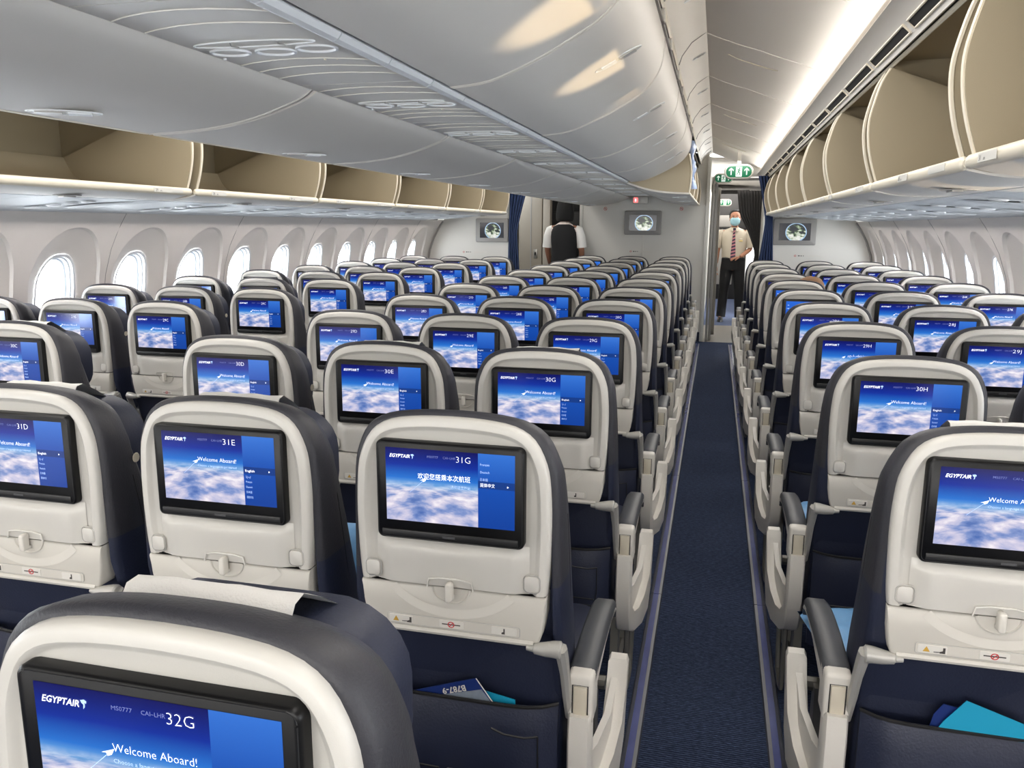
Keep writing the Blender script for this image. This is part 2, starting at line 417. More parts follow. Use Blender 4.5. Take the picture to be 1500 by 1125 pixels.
# hazy terminal block far outside on the left
tb = thing('terminal_building', 'pale hazy building seen through the first left-hand windows', 'building', (-40, 34, -4))
MB().box(-12, 12, -5, 5, 0, 6.2, mat('haze_wall', (235, 225, 222), .9)).build('block', tb)
MB().box(-1.2, 1.2, -5.6, -5, 0, 9.5, mat('haze_green', (196, 226, 214), .9), .2).box(-12.5, 12.5, -5.5, 5.5, 6.2, 6.6, mat('haze_green', (0, 0, 0))).build('stair_tower', tb)

# ------------------------------------------------------------------ bulkheads and vestibule
# outboard bulkheads follow the side wall on their outer edge
for s, nm in ((-1, 'outboard_left'), (1, 'outboard_right')):
    poly = [(CX+s*1.53, 0)] + [(CX+s*wall_h(z), z) for z in (0, .3, .6, .9, 1.15, 1.30, 1.42, 1.52)] + [(CX+s*2.43, 2.0), (CX+s*1.53, 2.0)]
    w = MB().prism(poly, YB, YB+.05, M_BULK).build('wall_'+nm, smooth=0); struct(w)
    e = MB(); e.tube([(CX+s*(wall_h(z)-.012), YB-.012, z) for z in (.2, .5, .8, 1.0, 1.15, 1.3, 1.42, 1.5)], .012, M_GREYF, 6); e.build('edge_trim', w)
wc = MB().box(CX-.79, CX+.79, YC, YC+.06, 0, 1.86, M_BULK).build('wall_front_centre', smooth=0); struct(wc)
MB().box(CX-.80, CX+.80, YC-.012, YC, 0, .12, M_NAVY).build('baseboard_strip', wc)
bs = MB().box(CX+.77, CX+.815, YC-.02, YC+.5, 0, 2.3, M_BULK, .006).box(CX-.815, CX-.77, YC-.02, YC+.5, 0, 2.3, M_BULK, .006).box(CX-.79, CX+.79, YC+.01, YC+.05, 1.86, 2.35, M_BULK); struct(bs.build('trim_5'))
struct(MB().box(CX-2.7, CX+2.7, -3.62, -3.55, 0, 2.5, M_BULK).build('wall_back', smooth=0))
# vestibule: lining, ceilings, forward galley and open door on the right
v = MB().box(CX-2.6, CX+2.6, 18.5, 18.6, 0, 2.5, M_BULK); struct(v.build('wall_front', smooth=0))
struct(MB().box(-.9, -.13, 11.4, 18.5, 0, 2.4, M_BULK, .01).box(-1.7, -.95, 11.4, 18.5, 0, 2.4, M_BULK, .01).build('wall_lavatory', smooth=0))
struct(MB().box(CX+2.6, CX+2.7, 9.95, 12.2, 0, 2.4, M_BULK).box(CX+2.6, CX+2.7, 13.6, 18.5, 0, 2.4, M_BULK).box(CX+2.6, CX+2.7, 12.2, 13.6, 2.0, 2.4, M_BULK)
       .box(CX-2.7, CX-2.6, 9.95, 18.5, 0, 2.4, M_BULK).build('wall_vestibule', smooth=0))
cl = MB().sheet([(CX-2.7, 2.20), (CX-1.9, 2.28), (CX-.8, 2.30), (CX, 2.32), (CX+.8, 2.30), (CX+1.5, 2.26), (CX+2.7, 2.15)], 10.9, 18.5, .02, M_CEIL)
struct(cl.build('ceiling_forward'))
area('door_daylight', (CX+2.55, 12.9, 1.1), (0, math.radians(90), 0), 1.8, 1.3, 26, (.95, .98, 1))

# ------------------------------------------------------------------ ceiling
YA, YE = -3.5, 10.9
ceil_pts = [(.82, 2.368), (.90, 2.335), (.98, 2.305), (1.06, 2.28), (1.14, 2.25), (1.27, 2.205), (1.34, 2.175), (1.42, 2.13)]
cov = [(1.375, 2.098), (1.40, 2.085), (1.432, 2.056), (1.462, 2.028), (1.470, 2.010)]
for s, nm in ((-1, 'left'), (1, 'right')):
    mb = MB(); mb.sheet([(CX+s*h, z) for h, z in ceil_pts], YA, YE, .012*s, M_CEIL)
    co = struct(mb.build('ceiling_'+nm))
    arcs = MB()
    for k in range(-4, 6): arcs.tube([(CX+s*h, 3.08+1.165*k, z-.0005) for h, z in ceil_pts[:-1]], .003, M_CEIL, 6)
    for k in range(-2, 3): arcs.tube([(CX+s*h, 4.60+2.33*k+dy, z-.001) for h, z, dy in ((.93, 2.324, -.05), (.95, 2.317, -.03), (1.0, 2.298, -.01), (1.06, 2.28, 0), (1.12, 2.257, -.01), (1.18, 2.236, -.03))], .003, M_CREAM, 6)
    arcs.build('panel_joint', co)
    strip = MB(); strip.prism([(CX+s*1.425, 2.10), (CX+s*1.445, 2.10), (CX+s*1.445, 2.112), (CX+s*1.425, 2.112)], YA, YE, M_COVE); strip.build('cove_light', co)
    vp = MB(); vp.sheet([(CX+s*h, z) for h, z in cov], YA, YE, -.008*s, M_PANEL)
    y = .93-.61*7
    while y < 10.2:
        # air return slots: flat dark quad painted for the shade inside, rounded frame around
        T = Matrix.Translation((CX, 0, 0))
        a = (1.434, 2.0525); b = (1.4575, 2.031)
        nx, nz = -.010*.7, -.010*.7
        def Q(t, yy, d): 
            hx = a[0]+(b[0]-a[0])*t - d*.68; zz = a[1]+(b[1]-a[1])*t - d*.73
            return (CX+s*hx, yy, zz)
        y0, y1 = y+.03, y+.58
        vp.add([Q(.12, y0, .0095), Q(.88, y0, .0095), Q(.88, y1, .0095), Q(.12, y1, .0095)], [(0, 1, 2, 3)], M_GAP)
        vp.tube([Q(0, y0, .009), Q(0, y1, .009), Q(1, y1, .009), Q(1, y0, .009), Q(0, y0, .009)], .004, M_CREAM, 6)
        y += .61
    vp.build('cove_vent_panel', co)
    bt = MB(); bt.tube([(CX+s*1.465, YA, 2.027), (CX+s*1.465, YE-.9, 2.027)], .009, M_PANEL, 8); bt.build('cove_edge_tube', co)
    # above the outboard bins: dark sheet standing in for gap shade, backing sealing the cabin
    bk = MB(); bk.sheet([(CX+s*1.493, 2.016), (CX+s*1.478, 2.040), (CX+s*1.46, 2.06)], YA, YE-.9, .001, M_GAP); bk.sheet([(CX+s*1.36, 2.20), (CX+s*1.50, 2.16), (CX+s*1.56, 2.09), (CX+s*2.22, 2.07), (CX+s*2.28, 1.72), (CX+s*2.50, 1.60), (CX+s*2.56, 1.48)], YA, YE-.9, .01*s, M_GAP)
    bk.build('crown_lining', co)

# ------------------------------------------------------------------ outboard bins (all hang open)
ring = catmull([(1.470, 1.605), (1.444, 1.685), (1.430, 1.754), (1.427, 1.818), (1.438, 1.880), (1.458, 1.950), (1.484, 1.998)], 4)
bottom = catmull([(1.470, 1.590), (1.56, 1.572), (1.70, 1.568), (1.86, 1.585), (2.00, 1.625), (2.085, 1.675), (2.13, 1.755)], 3)
EDG_R = [2.11+1.168*k for k in range(-4, 7)] + [9.88]
EDG_L = [-2.6, -1.35, -.1, 1.0, 2.16, 3.41, 4.66, 5.90, 7.12, 8.22, 9.33]
ordn = ['nearest', 'second', 'third', 'fourth', 'fifth', 'sixth', 'seventh', 'eighth', 'ninth', 'tenth', 'eleventh', 'twelfth']
BINMESH = {}
def outboard_bin(s, y0, y1, label, group):
    L = y1-y0; t = thing('overhead_bin', label, 'overhead bin', (CX, y0, 0), group)
    key = (s, round(L, 3))
    if key in BINMESH:
        for nm, me in BINMESH[key]: link(nm, me, t)
        return t
    X = lambda h: s*h; G = .05 if s > 0 else .036
    parts = []
    def fin(nm, mb, **k): me = mb.mesh(nm, **k); parts.append((nm, me)); link(nm, me, t)
    sh = MB(); sh.sheet([(X(2.165), 1.70), (X(2.165), 1.96), (X(2.13), 2.02), (X(2.0), 2.045), (X(1.505), 2.035), (X(1.500), 2.022)], 0, L, .008*s, M_TAN)
    endp = [(X(2.16), 1.72), (X(2.16), 1.96), (X(2.12), 2.03), (X(1.50), 2.03), (X(1.50), 1.62)]
    for a in (.006, L-.018): sh.prism(endp, a, a+.012, M_TAN)
    fin('bin_shell', sh)
    bk = MB()
    prof = [(X(h), z) for h, z in ring] + [(X(2.128), 1.757)] + [(X(h), z) for h, z in bottom[::-1][1:]]
    for a in (G, L-G-.012): bk.prism(prof, a, a+.012, M_TAN2)
    bk.sheet([(X(h), z) for h, z in bottom], .034, L-.034, .010*s, M_TAN2)
    fin('bucket', bk)
    un = MB(); un.sheet([(X(h), z-.001) for h, z in bottom[:16]], .03, L-.03, -.006*s, M_BINW)
    # release recess with handle
    for (c, r) in ((L*.5, .05),):
        pts = []
        for k in range(16):
            a = 2*PI*k/16; pts.append((X(1.60+.05*math.sin(a)), c+.055*math.cos(a), 1.5625-.001))
        un.loft([pts, [(p[0]*1, p[1], p[2]-.003) for p in pts]], M_GREYF)
        un.box(X(1.575) if s > 0 else X(1.605), X(1.605) if s > 0 else X(1.575), c-.045, c+.02, 1.553, 1.560, M_METAL, .002)
    fin('bin_underside', un)
    tr = MB()
    for a in (G, L-G): tr.tube([(X(h), a, z) for h, z in ring], .0065, M_CREAM, 6)
    loops = []
    for yy, k in ((.012, .5), (.02, .9), (.032, 1), (L-.032, 1), (L-.02, .9), (L-.012, .5)):
        loops.append([(X(1.466+.012*math.cos(2*PI*i/12)*k), yy, 1.597+.017*math.sin(2*PI*i/12)*k) for i in range(12)])
    tr.loft(loops, M_CREAM)
    tr.tube([(X(1.486), .0, 2.008), (X(1.486), L, 2.008)], .008, M_CREAM, 6)
    fin('cream_trim', tr)
    lb = MB(); yy = L*.12 if s > 0 else L*.80
    lb.box(X(1.4535)-.0015, X(1.4535)+.0015, yy, yy+.16, 1.588, 1.607, M_PLAC, .001)
    fin('row_placard', lb)
    BINMESH[key] = parts
    return t
nR = 0
for i, (a, b) in enumerate(zip(EDG_R, EDG_R[1:])):
    if a < .5: continue
    outboard_bin(1, a, b, 'open tan overhead bin on the right, %s from the camera' % ordn[nR], 'open overhead bins along the right side'); nR += 1
nL = 0
for i, (a, b) in enumerate(zip(EDG_L, EDG_L[1:])):
    if a < 1.0: continue
    outboard_bin(-1, a, b, 'open tan overhead bin on the far left, %s from the camera' % ordn[nL], 'open overhead bins along the left side'); nL += 1
# lettering on the left and right rails
rl = 0
for s, ys, nums in ((-1, (3.18, 3.60, 4.35, 4.95, 5.6, 6.2), ('29', '28', '28', '27', '27', '26')), (1, (1.92, 2.72, 3.52, 4.35), ('31', '30', '29', '28'))):
    for y, t_ in zip(ys, nums):
        pl = MB().box(-.001, .001, -.06, .06, -.010, .010, M_PLAC, .0008)
        T = Matrix.Rotation(PI/2 if s < 0 else -PI/2, 4, 'Z')
        vs, fs = text_data(t_, .016, 'LEFT'); vs2, fs2 = text_data('abc', .010, 'LEFT')
        for (vv, ff, ox) in ((vs, fs, -.05), (vs2, fs2, -.02)):
            pl.add([T @ Vector((v_.x+ox, -.0015, v_.y-.006)) for v_ in vv], ff, M_INK)
        o = pl.build('row_number_placard', None, smooth=0, loc=(CX+s*1.4525, y, 1.597)); o.rotation_euler = (0, 0, 0)
        rl += 1
        tag(o, 'small cream row placard on the %s bin rail, %s one from the near end' % ('left' if s < 0 else 'right', ordn[ys.index(y)]), 'placard', 'row placards on the bin rails')

# outboard service panels between bins and side wall
def grey_psu(s, y0, L, label):
    t = thing('passenger_service_unit', label, 'service panel', (CX, y0, 0), 'passenger service panels under the outboard bins')
    mb = MB(); pts = catmull([(1.728, 1.560), (1.95, 1.548), (2.2, 1.530), (2.435, 1.510)], 3)
    mb.sheet([(s*h, z) for h, z in pts], .004, L-.004, .006*s, M_PSUG); mb.build('panel', t)
    zz = lambda h: 1.560-(h-1.728)*.0707
    for nm, hh, yy, rh, ry in (('reading_light', 1.86, L*.5, .035, .03), ('reading_light', 1.96, L*.5, .035, .03), ('reading_light', 2.06, L*.5, .035, .03), ('air_outlet', 2.18, L*.52, .07, .03), ('oxygen_door', 2.0, L*.78, .20, .07)):
        d = MB(); n = 16; z = zz(hh)-.0015
        o_ = [(s*(hh+rh*math.cos(2*PI*i/n)), yy+ry*math.sin(2*PI*i/n)+.04*(hh-1.9), z-.0707*rh*math.cos(2*PI*i/n)) for i in range(n)]
        i_ = [(s*(hh+rh*.8*math.cos(2*PI*i/n)), yy+ry*.8*math.sin(2*PI*i/n)+.04*(hh-1.9), z-.006-.0707*rh*.8*math.cos(2*PI*i/n)) for i in range(n)]
        d.loft([o_, i_], M_PSUG if nm != 'reading_light' else M_FRAME, cap0=True, cap1=True); d.build(nm, t)
    return t
# ------------------------------------------------------------------ centre bins
YS = [2.125+1.165*k for k in range(-4, 8)]; YS[-1] = 10.55
openb = catmull([(.172, 1.812), (.20, 1.792), (.253, 1.772), (.34, 1.745), (.445, 1.724), (.559, 1.712), (.69, 1.706)], 3)
closedb = catmull([(.225, 1.805), (.33, 1.818), (.445, 1.862), (.53, 1.905), (.613, 1.955), (.662, 2.01), (.686, 2.07), (.692, 2.15)], 4)
def recess(mb, pos, du, dv, nrm, ru, rv, m_in, m_rim, metal=True):
    n = 20; pos = Vector(pos); du = Vector(du).normalized(); dv = Vector(dv).normalized(); nrm = Vector(nrm).normalized()
    o_ = [pos+du*ru*math.cos(2*PI*i/n)+dv*rv*math.sin(2*PI*i/n)+nrm*.001 for i in range(n)]
    mb.tube(o_+[o_[0]], .0022, m_rim, 5)
    i_ = [pos+du*ru*.93*math.cos(2*PI*i/n)+dv*rv*.93*math.sin(2*PI*i/n)+nrm*.0016 for i in range(n)]
    mb.add(i_, [tuple(range(n))], m_in)
    if metal:
        # handle paddle and lock in the recess
        for a, b, mm in ((-.72, -.1, m_rim), (.05, .75, M_GREYL)):
            q = [pos+du*ru*t_+dv*rv*w_+nrm*.006 for t_, w_ in ((a, -.5), (b, -.6), (b, .6), (a, .5))]
            mb.add(q+[p-nrm*.004 for p in q], [(0, 1, 2, 3), (0, 4, 5, 1), (1, 5, 6, 2), (2, 6, 7, 3), (3, 7, 4, 0)], mm)
def centre_bin(s, y0, y1, is_open, label, group):
    L = y1-y0; t = thing('overhead_bin', label, 'overhead bin', (CX, y0, 0), group)
    X = lambda h: s*h
    if is_open:
        un = MB(); un.sheet([(X(h), z) for h, z in openb], .006, L-.006, .012*s, M_BINW)
        nl = len(openb)
        # slightly raised end lands of the bucket
        un.tube([(X(h), .012, z+.001) for h, z in openb], .004, M_BINW, 6)
        un.tube([(X(h), L-.012, z+.001) for h, z in openb], .004, M_BINW, 6)
        un.build('bucket', t)
        bk = MB()
        top = [(.690, 1.722), (.700, 1.80), (.702, 1.88), (.690, 1.96), (.678, 2.02), (.30, 1.875)]
        prof = [(X(h), z+.010) for h, z in openb] + [(X(h), z) for h, z in top]
        for a in (.020, L-.030): bk = MB(); bk.prism(prof, a, a+.010, M_TAN2); bk.build('end_wall', t)
        tr = MB(); loops = []
        for yy, k in ((.008, .5), (.014, .95), (.03, 1), (L-.03, 1), (L-.014, .95), (L-.008, .5)):
            loops.append([(X(.692+.008*math.cos(2*PI*i/10)*k), yy, 1.713+.010*math.sin(2*PI*i/10)*k) for i in range(10)])
        tr.loft(loops, M_CREAM)
        for a in (.020, L-.020): tr.tube([(X(h), a, z) for h, z in top[:5]], .007, M_CREAM, 6)
        tr.tube([(X(h), .016, z+.004) for h, z in openb], .006, M_CREAM, 6)
        tr.build('cream_trim', t)
        la = MB(); recess(la, (X(.588), L*.62, 1.7085), (s*1, -.75, 0), (s*.75, 1, 0), (0, 0, -1), .080, .034, M_PSU, M_FRAME); la.build('latch', t)
        ba = MB(); ba.sheet([(X(.30), 1.86), (X(.20), 2.0), (X(.20), 2.20), (X(.66), 2.19)], .0, L, .01, M_TAN); ba.build('bin_shell', t)
    else:
        dr = MB(); dr.sheet([(X(h), z) for h, z in closedb], .004, L-.004, .012*s, M_BINW)
        for a in (.008, L-.008): dr.tube([(X(h), a, z-.0005) for h, z in closedb], .0025, M_BINW, 6)
        dr.build('door', t)
        la = MB(); recess(la, (X(.602), L*.42-.02, 1.949), (s*.085, .03, .052), (.1*s, 1, 0), (s*.5, 0, -.85), .080, .024, M_PSU, M_FRAME); la.build('latch', t)
        hg = MB(); hg.box(min(X(.690), X(.700)), max(X(.690), X(.700)), .0, L, 2.15, 2.165, M_GREYF)
        for yy in (L*.2, L*.8): hg.box(min(X(.688), X(.705)), max(X(.688), X(.705)), yy-.03, yy+.03, 2.15, 2.19, M_BINW, .002)
        hg.build('hinge_strip', t)
    return t
c1 = c2 = c3 = 0
for a, b in zip(YS, YS[1:]):
    if a > -.3:
        centre_bin(-1, a, b, True, 'open centre overhead bin left of the spine, %s from camera' % ordn[c1], 'open centre bins left of the spine'); c1 += 1
    if a < 6.7:
        if a > -.3: centre_bin(1, a, b, False, 'closed white centre overhead bin right of the spine, %s from the camera' % ordn[c2], 'closed centre bins right of the spine'); c2 += 1
    else:
        centre_bin(1, a, b, True, 'open centre bin right of the spine, %s of the far open stretch' % ordn[c3], 'open centre bins at the far right end'); c3 += 1
spine = MB()
for s in (-1, 1):
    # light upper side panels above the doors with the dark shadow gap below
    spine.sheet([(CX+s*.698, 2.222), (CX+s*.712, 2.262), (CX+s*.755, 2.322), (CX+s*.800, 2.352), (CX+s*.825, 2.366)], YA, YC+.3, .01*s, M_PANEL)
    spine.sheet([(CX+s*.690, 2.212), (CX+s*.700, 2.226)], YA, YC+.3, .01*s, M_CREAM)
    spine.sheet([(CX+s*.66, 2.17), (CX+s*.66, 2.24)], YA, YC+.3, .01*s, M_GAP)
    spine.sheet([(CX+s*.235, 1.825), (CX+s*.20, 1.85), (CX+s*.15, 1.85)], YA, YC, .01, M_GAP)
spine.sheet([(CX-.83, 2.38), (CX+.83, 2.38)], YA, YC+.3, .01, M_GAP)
spo = struct(spine.build('ceiling_spine'))
lat = MB()
for k in range(10):
    y = 1.9+k*1.165
    recess(lat, (CX+.772, y-.75, 2.333), (.6, .2, .35), (0, 1, 0), (.55, 0, -.83), .05, .02, M_GREYF, M_FRAME)
    lat.tube([(CX+h, y, z-.001) for h, z in ((.700, 2.222), (.712, 2.262), (.755, 2.322), (.82, 2.366))], .003, M_GREYF, 5)
lat.build('access_latch', spo)

# centre service units, one per row
def centre_psu(y0, label):
    t = thing('passenger_service_unit', label, 'service panel', (CX, y0, 1.81), 'service units along the centre spine')
    b = MB(); b.box(-.168, .168, -.40, .396, .0, .02, M_PSU)
    j = b
    for yy, am in ((-.30, .05), (-.21, .045), (.12, .05), (.2, .05), (.29, .05)):
        j.tube([(x, yy+am*(1-(x/.168)**2)*-1, -.001) for x in (-.165, -.12, -.06, 0, .06, .12, .165)], .0016, M_PSU, 5)
    b.build('panel', t, smooth=30)
    for x in (-.105, -.005, .095):
        n = 20; l = MB(); Z = lambda r, z, ry: [(x+r*math.cos(2*PI*i/n), -.005-.012*abs(x/.1)+ry*math.sin(2*PI*i/n), z) for i in range(n)]
        l.loft([Z(.046, .0, .034), Z(.046, -.004, .034), Z(.041, -.004, .030), Z(.036, .006, .025), Z(.018, .010, .012)], M_FRAME, cap0=False); l.build('reading_light', t)
    a = MB(); n = 24
    o_ = [(.135*math.cos(PI*i/(n-1))-.01, -.085-.03*math.sin(PI*i/(n-1)), -.002) for i in range(n)]
    i_ = [(.135*math.cos(PI*i/(n-1))-.01, -.085+.02*math.sin(PI*i/(n-1)), -.002) for i in range(n)][::-1]
    lp = o_+i_[1:-1]
    a.loft([lp, [(p[0]*.97, p[1], .004) for p in lp]], M_PSU, cap0=False); a.tube(lp+[lp[0]], .002, M_FRAME, 5)
    for xx in (-.06, .045): a.tube([(xx+.01, -.107, -.003), (xx, -.085, -.004), (xx+.006, -.066, -.003)], .0015, M_GREYF, 5)
    a.build('air_outlet', t)
    r = MB(); r.tube([(.186, -.40, .004), (.186, -.13, .004)], .019, M_FRAME, 10); r.tube([(.186, -.126, .004), (.186, .12, .004)], .019, M_FRAME, 10); r.tube([(.186, .124, .004), (.186, .394, .004)], .019, M_FRAME, 10)
    r.build('edge_tube', t)
    d = MB(); d.tube([(-.150, .03, -.002), (-.150, .03, -.006)], .004, M_FRAME, 8)
    for q in (.24, .25): d.tube([(.06+(q-.24)*3, .09, 0), (.06+(q-.24)*3, .09, -.003)], .003, M_CREAM, 6)
    d.build('indicator', t)
    return t
base = None
for k in range(12):
    y = 1.645+.8*(k-1)
    lab = 'white service unit with three reading lights on the centre spine, %s from the camera' % ordn[k]
    if base is None: base = centre_psu(y, lab)
    else: c = copy_tree(base); c.location = (CX, y, 1.81); c['label'] = lab
gap = MB().box(CX+.207, CX+.226, YA, YC, 1.825, 1.835, M_GAP); gap.build('dark_slot', spo)
for s in (-1, 1):
    b0 = None; k = 0; y = 1.2
    while y < 9.8:
        lab = 'grey service panel under the %s outboard bins, %s from the camera' % ('left' if s < 0 else 'right', ordn[k])
        if b0 is None: b0 = grey_psu(s, y, .8, lab)
        else: c = copy_tree(b0); c.location = (CX, y, 0); c['label'] = lab
        y += .8; k += 1
        if y+.8 > 9.95: break

# ------------------------------------------------------------------ seats
def outline(pts, k=3):
    r = catmull(pts, k); full = [(x, z) for x, z in r]
    return full + [(-x, z) for x, z in reversed(full[:-1])] if abs(full[-1][0]) < 1e-6 else full
UP = outline([(.180, .789), (.184, .83), (.187, .92), (.1845, .99), (.177, 1.035), (.155, 1.078), (.118, 1.101), (.06, 1.110), (0, 1.112)])
BODY = outline([(.198, .44), (.206, .60), (.204, .75), (.201, .90), (.197, 1.00), (.188, 1.045), (.166, 1.087), (.125, 1.111), (.06, 1.121), (0, 1.123)])
def inset(ol, d, zmin=None):
    out = []; n = len(ol)
    for i, p in enumerate(ol):
        a = Vector(ol[max(i-1, 0)]); b = Vector(ol[min(i+1, n-1)]); t = (b-a).normalized(); nn = Vector((-t.y, t.x))
        q = Vector(p)+nn*d
        if i in (0, n-1): q.y = p[1]
        out.append((q.x, max(q.y, ol[0][1])))
    return out
def rrect(x0, x1, z0, z1, r, n=4):
    out = []
    for cx, cz, a0 in ((x1-r, z1-r, 0), (x0+r, z1-r, 90), (x0+r, z0+r, 180), (x1-r, z0+r, 270)):
        for i in range(n+1):
            a = math.radians(a0+90*i/n); out.append((cx+r*math.cos(a), cz+r*math.sin(a)))
    return out
def L3(p2, y): return [(x, y, z) for x, z in p2]
def plate(mb, p2, y0, y1, m, bev=.002):
    cx = sum(p[0] for p in p2)/len(p2); cz = sum(p[1] for p in p2)/len(p2)
    def sh(d):
        out = []; n = len(p2)
        for i, p in enumerate(p2):
            a = Vector(p2[i-1]); b = Vector(p2[(i+1) % n]); t = (b-a).normalized(); out.append((p[0]-t.y*d, p[1]+t.x*d))
        return out
    mb.loft([L3(p2, y1), L3(p2, y0+bev), L3(sh(bev*.4), y0+bev*.3), L3(sh(bev), y0)], m)

SM = {}
def seat_meshes():
    # white upper back shell
    s = MB()
    ins = [(0, .050), (0, .010), (.0012, .004), (.0035, .001), (.008, -.001), (.017, -.0015), (.0205, .0005), (.024, .005), (.028, .007)]
    s.loft([L3(inset(UP, d), y) for d, y in ins], M_SHELL, cap0=False, cap1=True)
    s.box(-.178, .178, .006, .03, .7845, .7905, M_GAP)
    # swelling under the monitor, with the two cheeks
    nx, nz = 24, 12; vs = []; fs = []
    for j in range(nz+1):
        z = .7895+(.880-.7895)*j/nz
        for i in range(nx+1):
            x = -.148+.296*i/nx
            fx = min(1, (1-abs(x)/.148)/.22); fx = fx*fx*(3-2*fx)
            fz = min(1, (1-j/nz)/.22); fz = fz*fz*(3-2*fz)
            dent = .006*math.exp(-((abs(x)-.085)/.03)**2)*min(1, j/nz*1.5)
            fl = .55+.45*min(1, j/nz*1.6)
            vs.append((x, .006-(.017*fl-dent)*fx*fz, z))
    for j in range(nz):
        for i in range(nx): a = j*(nx+1)+i; fs.append((a, a+1, a+nx+2, a+nx+1))
    s.add(vs, fs, M_SHELL)
    SM['back_shell'] = s.mesh('back_shell', 32)
    # tray table below
    s = MB(); tp = [(.180, .786), (.178, .745), (.172, .712), (.168, .697), (.16, .692), (.0, .691)]
    tr = [(x, z) for x, z in tp]+[(-x, z) for x, z in tp[::-1][1:]]
    plate(s, tr[::-1], .000, .045, M_TRAY, .005)
    s.tube([(x, .004, .694) for x in (-.158, -.08, 0, .08, .158)], .007, M_TRAY, 8)
    arc = []
    for i in range(25):
        a = math.radians(200+140*i/24); arc.append((.135*math.cos(a), .83+.095*math.sin(a)))
    arc = [p for p in arc if p[1] < .785]
    out_ = [Vector(p) for p in arc]; n = len(out_); vv = []
    for i, p in enumerate(out_):
        t = (out_[min(i+1, n-1)]-out_[max(i-1, 0)]).normalized(); nn = Vector((-t.y, t.x)); vv += [(p.x+nn.x*.009, -.0009, p.y+nn.y*.009), (p.x-nn.x*.009, -.0009, p.y-nn.y*.009)]
    s.add(vv, [(2*i, 2*i+1, 2*i+3, 2*i+2) for i in range(n-1)], M_BAND)
    SM['tray_table'] = s.mesh('tray_table')
    # placard strip
    s = MB(); plate(s, rrect(-.128, .132, .704, .7235, .004), -.0022, .002, M_TRAY, .001)
    s.tube([(x, -.0016, z) for x, z in rrect(-.128, .132, .704, .7235, .004)+[(.132, .7195)]], .0009, M_GREYL, 4)
    for x0 in (-.124, -.024, .078): plate(s, rrect(x0, x0+.048, .7062, .7213, .002), -.0032, .0, M_PLAC, .0005)
    y = -.0037
    s.add([(-.116, y, .709), (-.104, y, .709), (-.110, y, .7195)], [(0, 1, 2)], M_YEL)
    for x0 in (-.098,): s.add([(x0, y, .709), (x0+.012, y, .7095), (x0+.012, y, .711), (x0, y, .7105)], [(0, 1, 2, 3)], M_INK)
    for x0, q in ((-.088, 1), (.098, .7)):
        s.add([(x0, y, .708), (x0+.009*q, y, .708), (x0+.009*q, y, .719), (x0+.005*q, y, .719), (x0+.005*q, y, .713), (x0, y, .711)], [(0, 1, 2, 3, 4, 5)], M_INK)
    s.disc((0, .7138), .0068, .0062, y, M_RED, 18, hole=.72)
    s.add([(-.018, y, .7128), (.018, y, .7128), (.018, y, .7150), (-.018, y, .7150)], [(0, 1, 2, 3)], M_INK)
    s.add([(-.005, y-.0003, .7095), (-.0035, y-.0003, .7088), (.005, y-.0003, .718), (.0035, y-.0003, .7187)], [(0, 1, 2, 3)], M_RED)
    SM['placard_strip'] = s.mesh('placard_strip', 0)
    # latch
    s = MB(); n = 14
    lo = [(.036*math.cos(PI+PI*i/(n-1)), .7865+.030*math.sin(PI+PI*i/(n-1))) for i in range(n)]
    s.tube([(x, -.001, z) for x, z in lo], .0022, M_TRAY, 5)
    s.add(L3(lo, -.0008), [tuple(range(n))], M_TRAY)
    hi = [(-.045, .788), (-.041, .804), (-.02, .808), (.02, .808), (.041, .804), (.045, .788)]
    s.tube([(x, -.0085, z) for x, z in hi], .002, M_SHELL, 5)
    plate(s, rrect(-.0065, .0065, .766, .803, .0055), -.022, -.006, M_BAND, .003)
    s.box(-.006, .006, -.009, .001, .768, .774, M_SHELL)
    SM['tray_latch'] = s.mesh('tray_latch')
    # round-cornered covers at both sides
    for sx in (-1, 1):
        s = MB(); rr = rrect(sx*.154-.0135, sx*.154+.0135, .797, .827, .008)
        plate(s, rr, -.0030, .012, M_SHELL, .0008)
        s.tube([(x, -.0012, z) for x, z in rrect(sx*.154-.0155, sx*.154+.0155, .795, .829, .009)+[(sx*.154+.0155, .82)]], .0010, M_GREYL, 4)
        SM['hook_cover%d' % sx] = s.mesh('hook_cover')
    # monitor
    s = MB(); plate(s, rrect(-.1405, .1405, .878, 1.066, .012, 5), -.010, .012, M_BLACK, .004)
    s.tube([(x, -.0085, z) for x, z in rrect(-.1365, .1365, .882, 1.062, .010, 5)+[(.1365, 1.05)]], .0018, M_BLACK2, 5)
    s.box(-.1300, .130, -.0125, -.009, .884, .897, M_BLACK2, .0015)
    s.box(-.012, .012, -.0132, -.012, .888, .892, mat('keys', (70, 70, 72)))
    SM['monitor'] = s.mesh('monitor')
    # cushion and covers
    s = MB()
    yr = lambda z: .014+max(0, .74-z)*.30
    yf = lambda z: .108+max(0, 1.0-z)*.25
    loops = []
    for t, d in ((0, .014), (.03, .004), (.12, 0), (.5, -.003), (.85, 0), (.97, .008), (1.0, .03)):
        ol = inset(BODY, d); loops.append([(x, yr(z)*(1-t)+yf(z)*t, z-(.036*t**1.5)*min(1, max(0, (z-.85)/.2))) for x, z in ol])
    s.loft(loops, M_LEATH)
    nv = s.mid(M_NAVY)
    for q, fc in enumerate(s.f):
        if sum(s.v[i][2] for i in fc)/len(fc) < .80 or len(fc) > 4: s.mi[q] = nv
    SM['backrest'] = s.mesh('backrest', 60)
    SM['side_seam'] = None
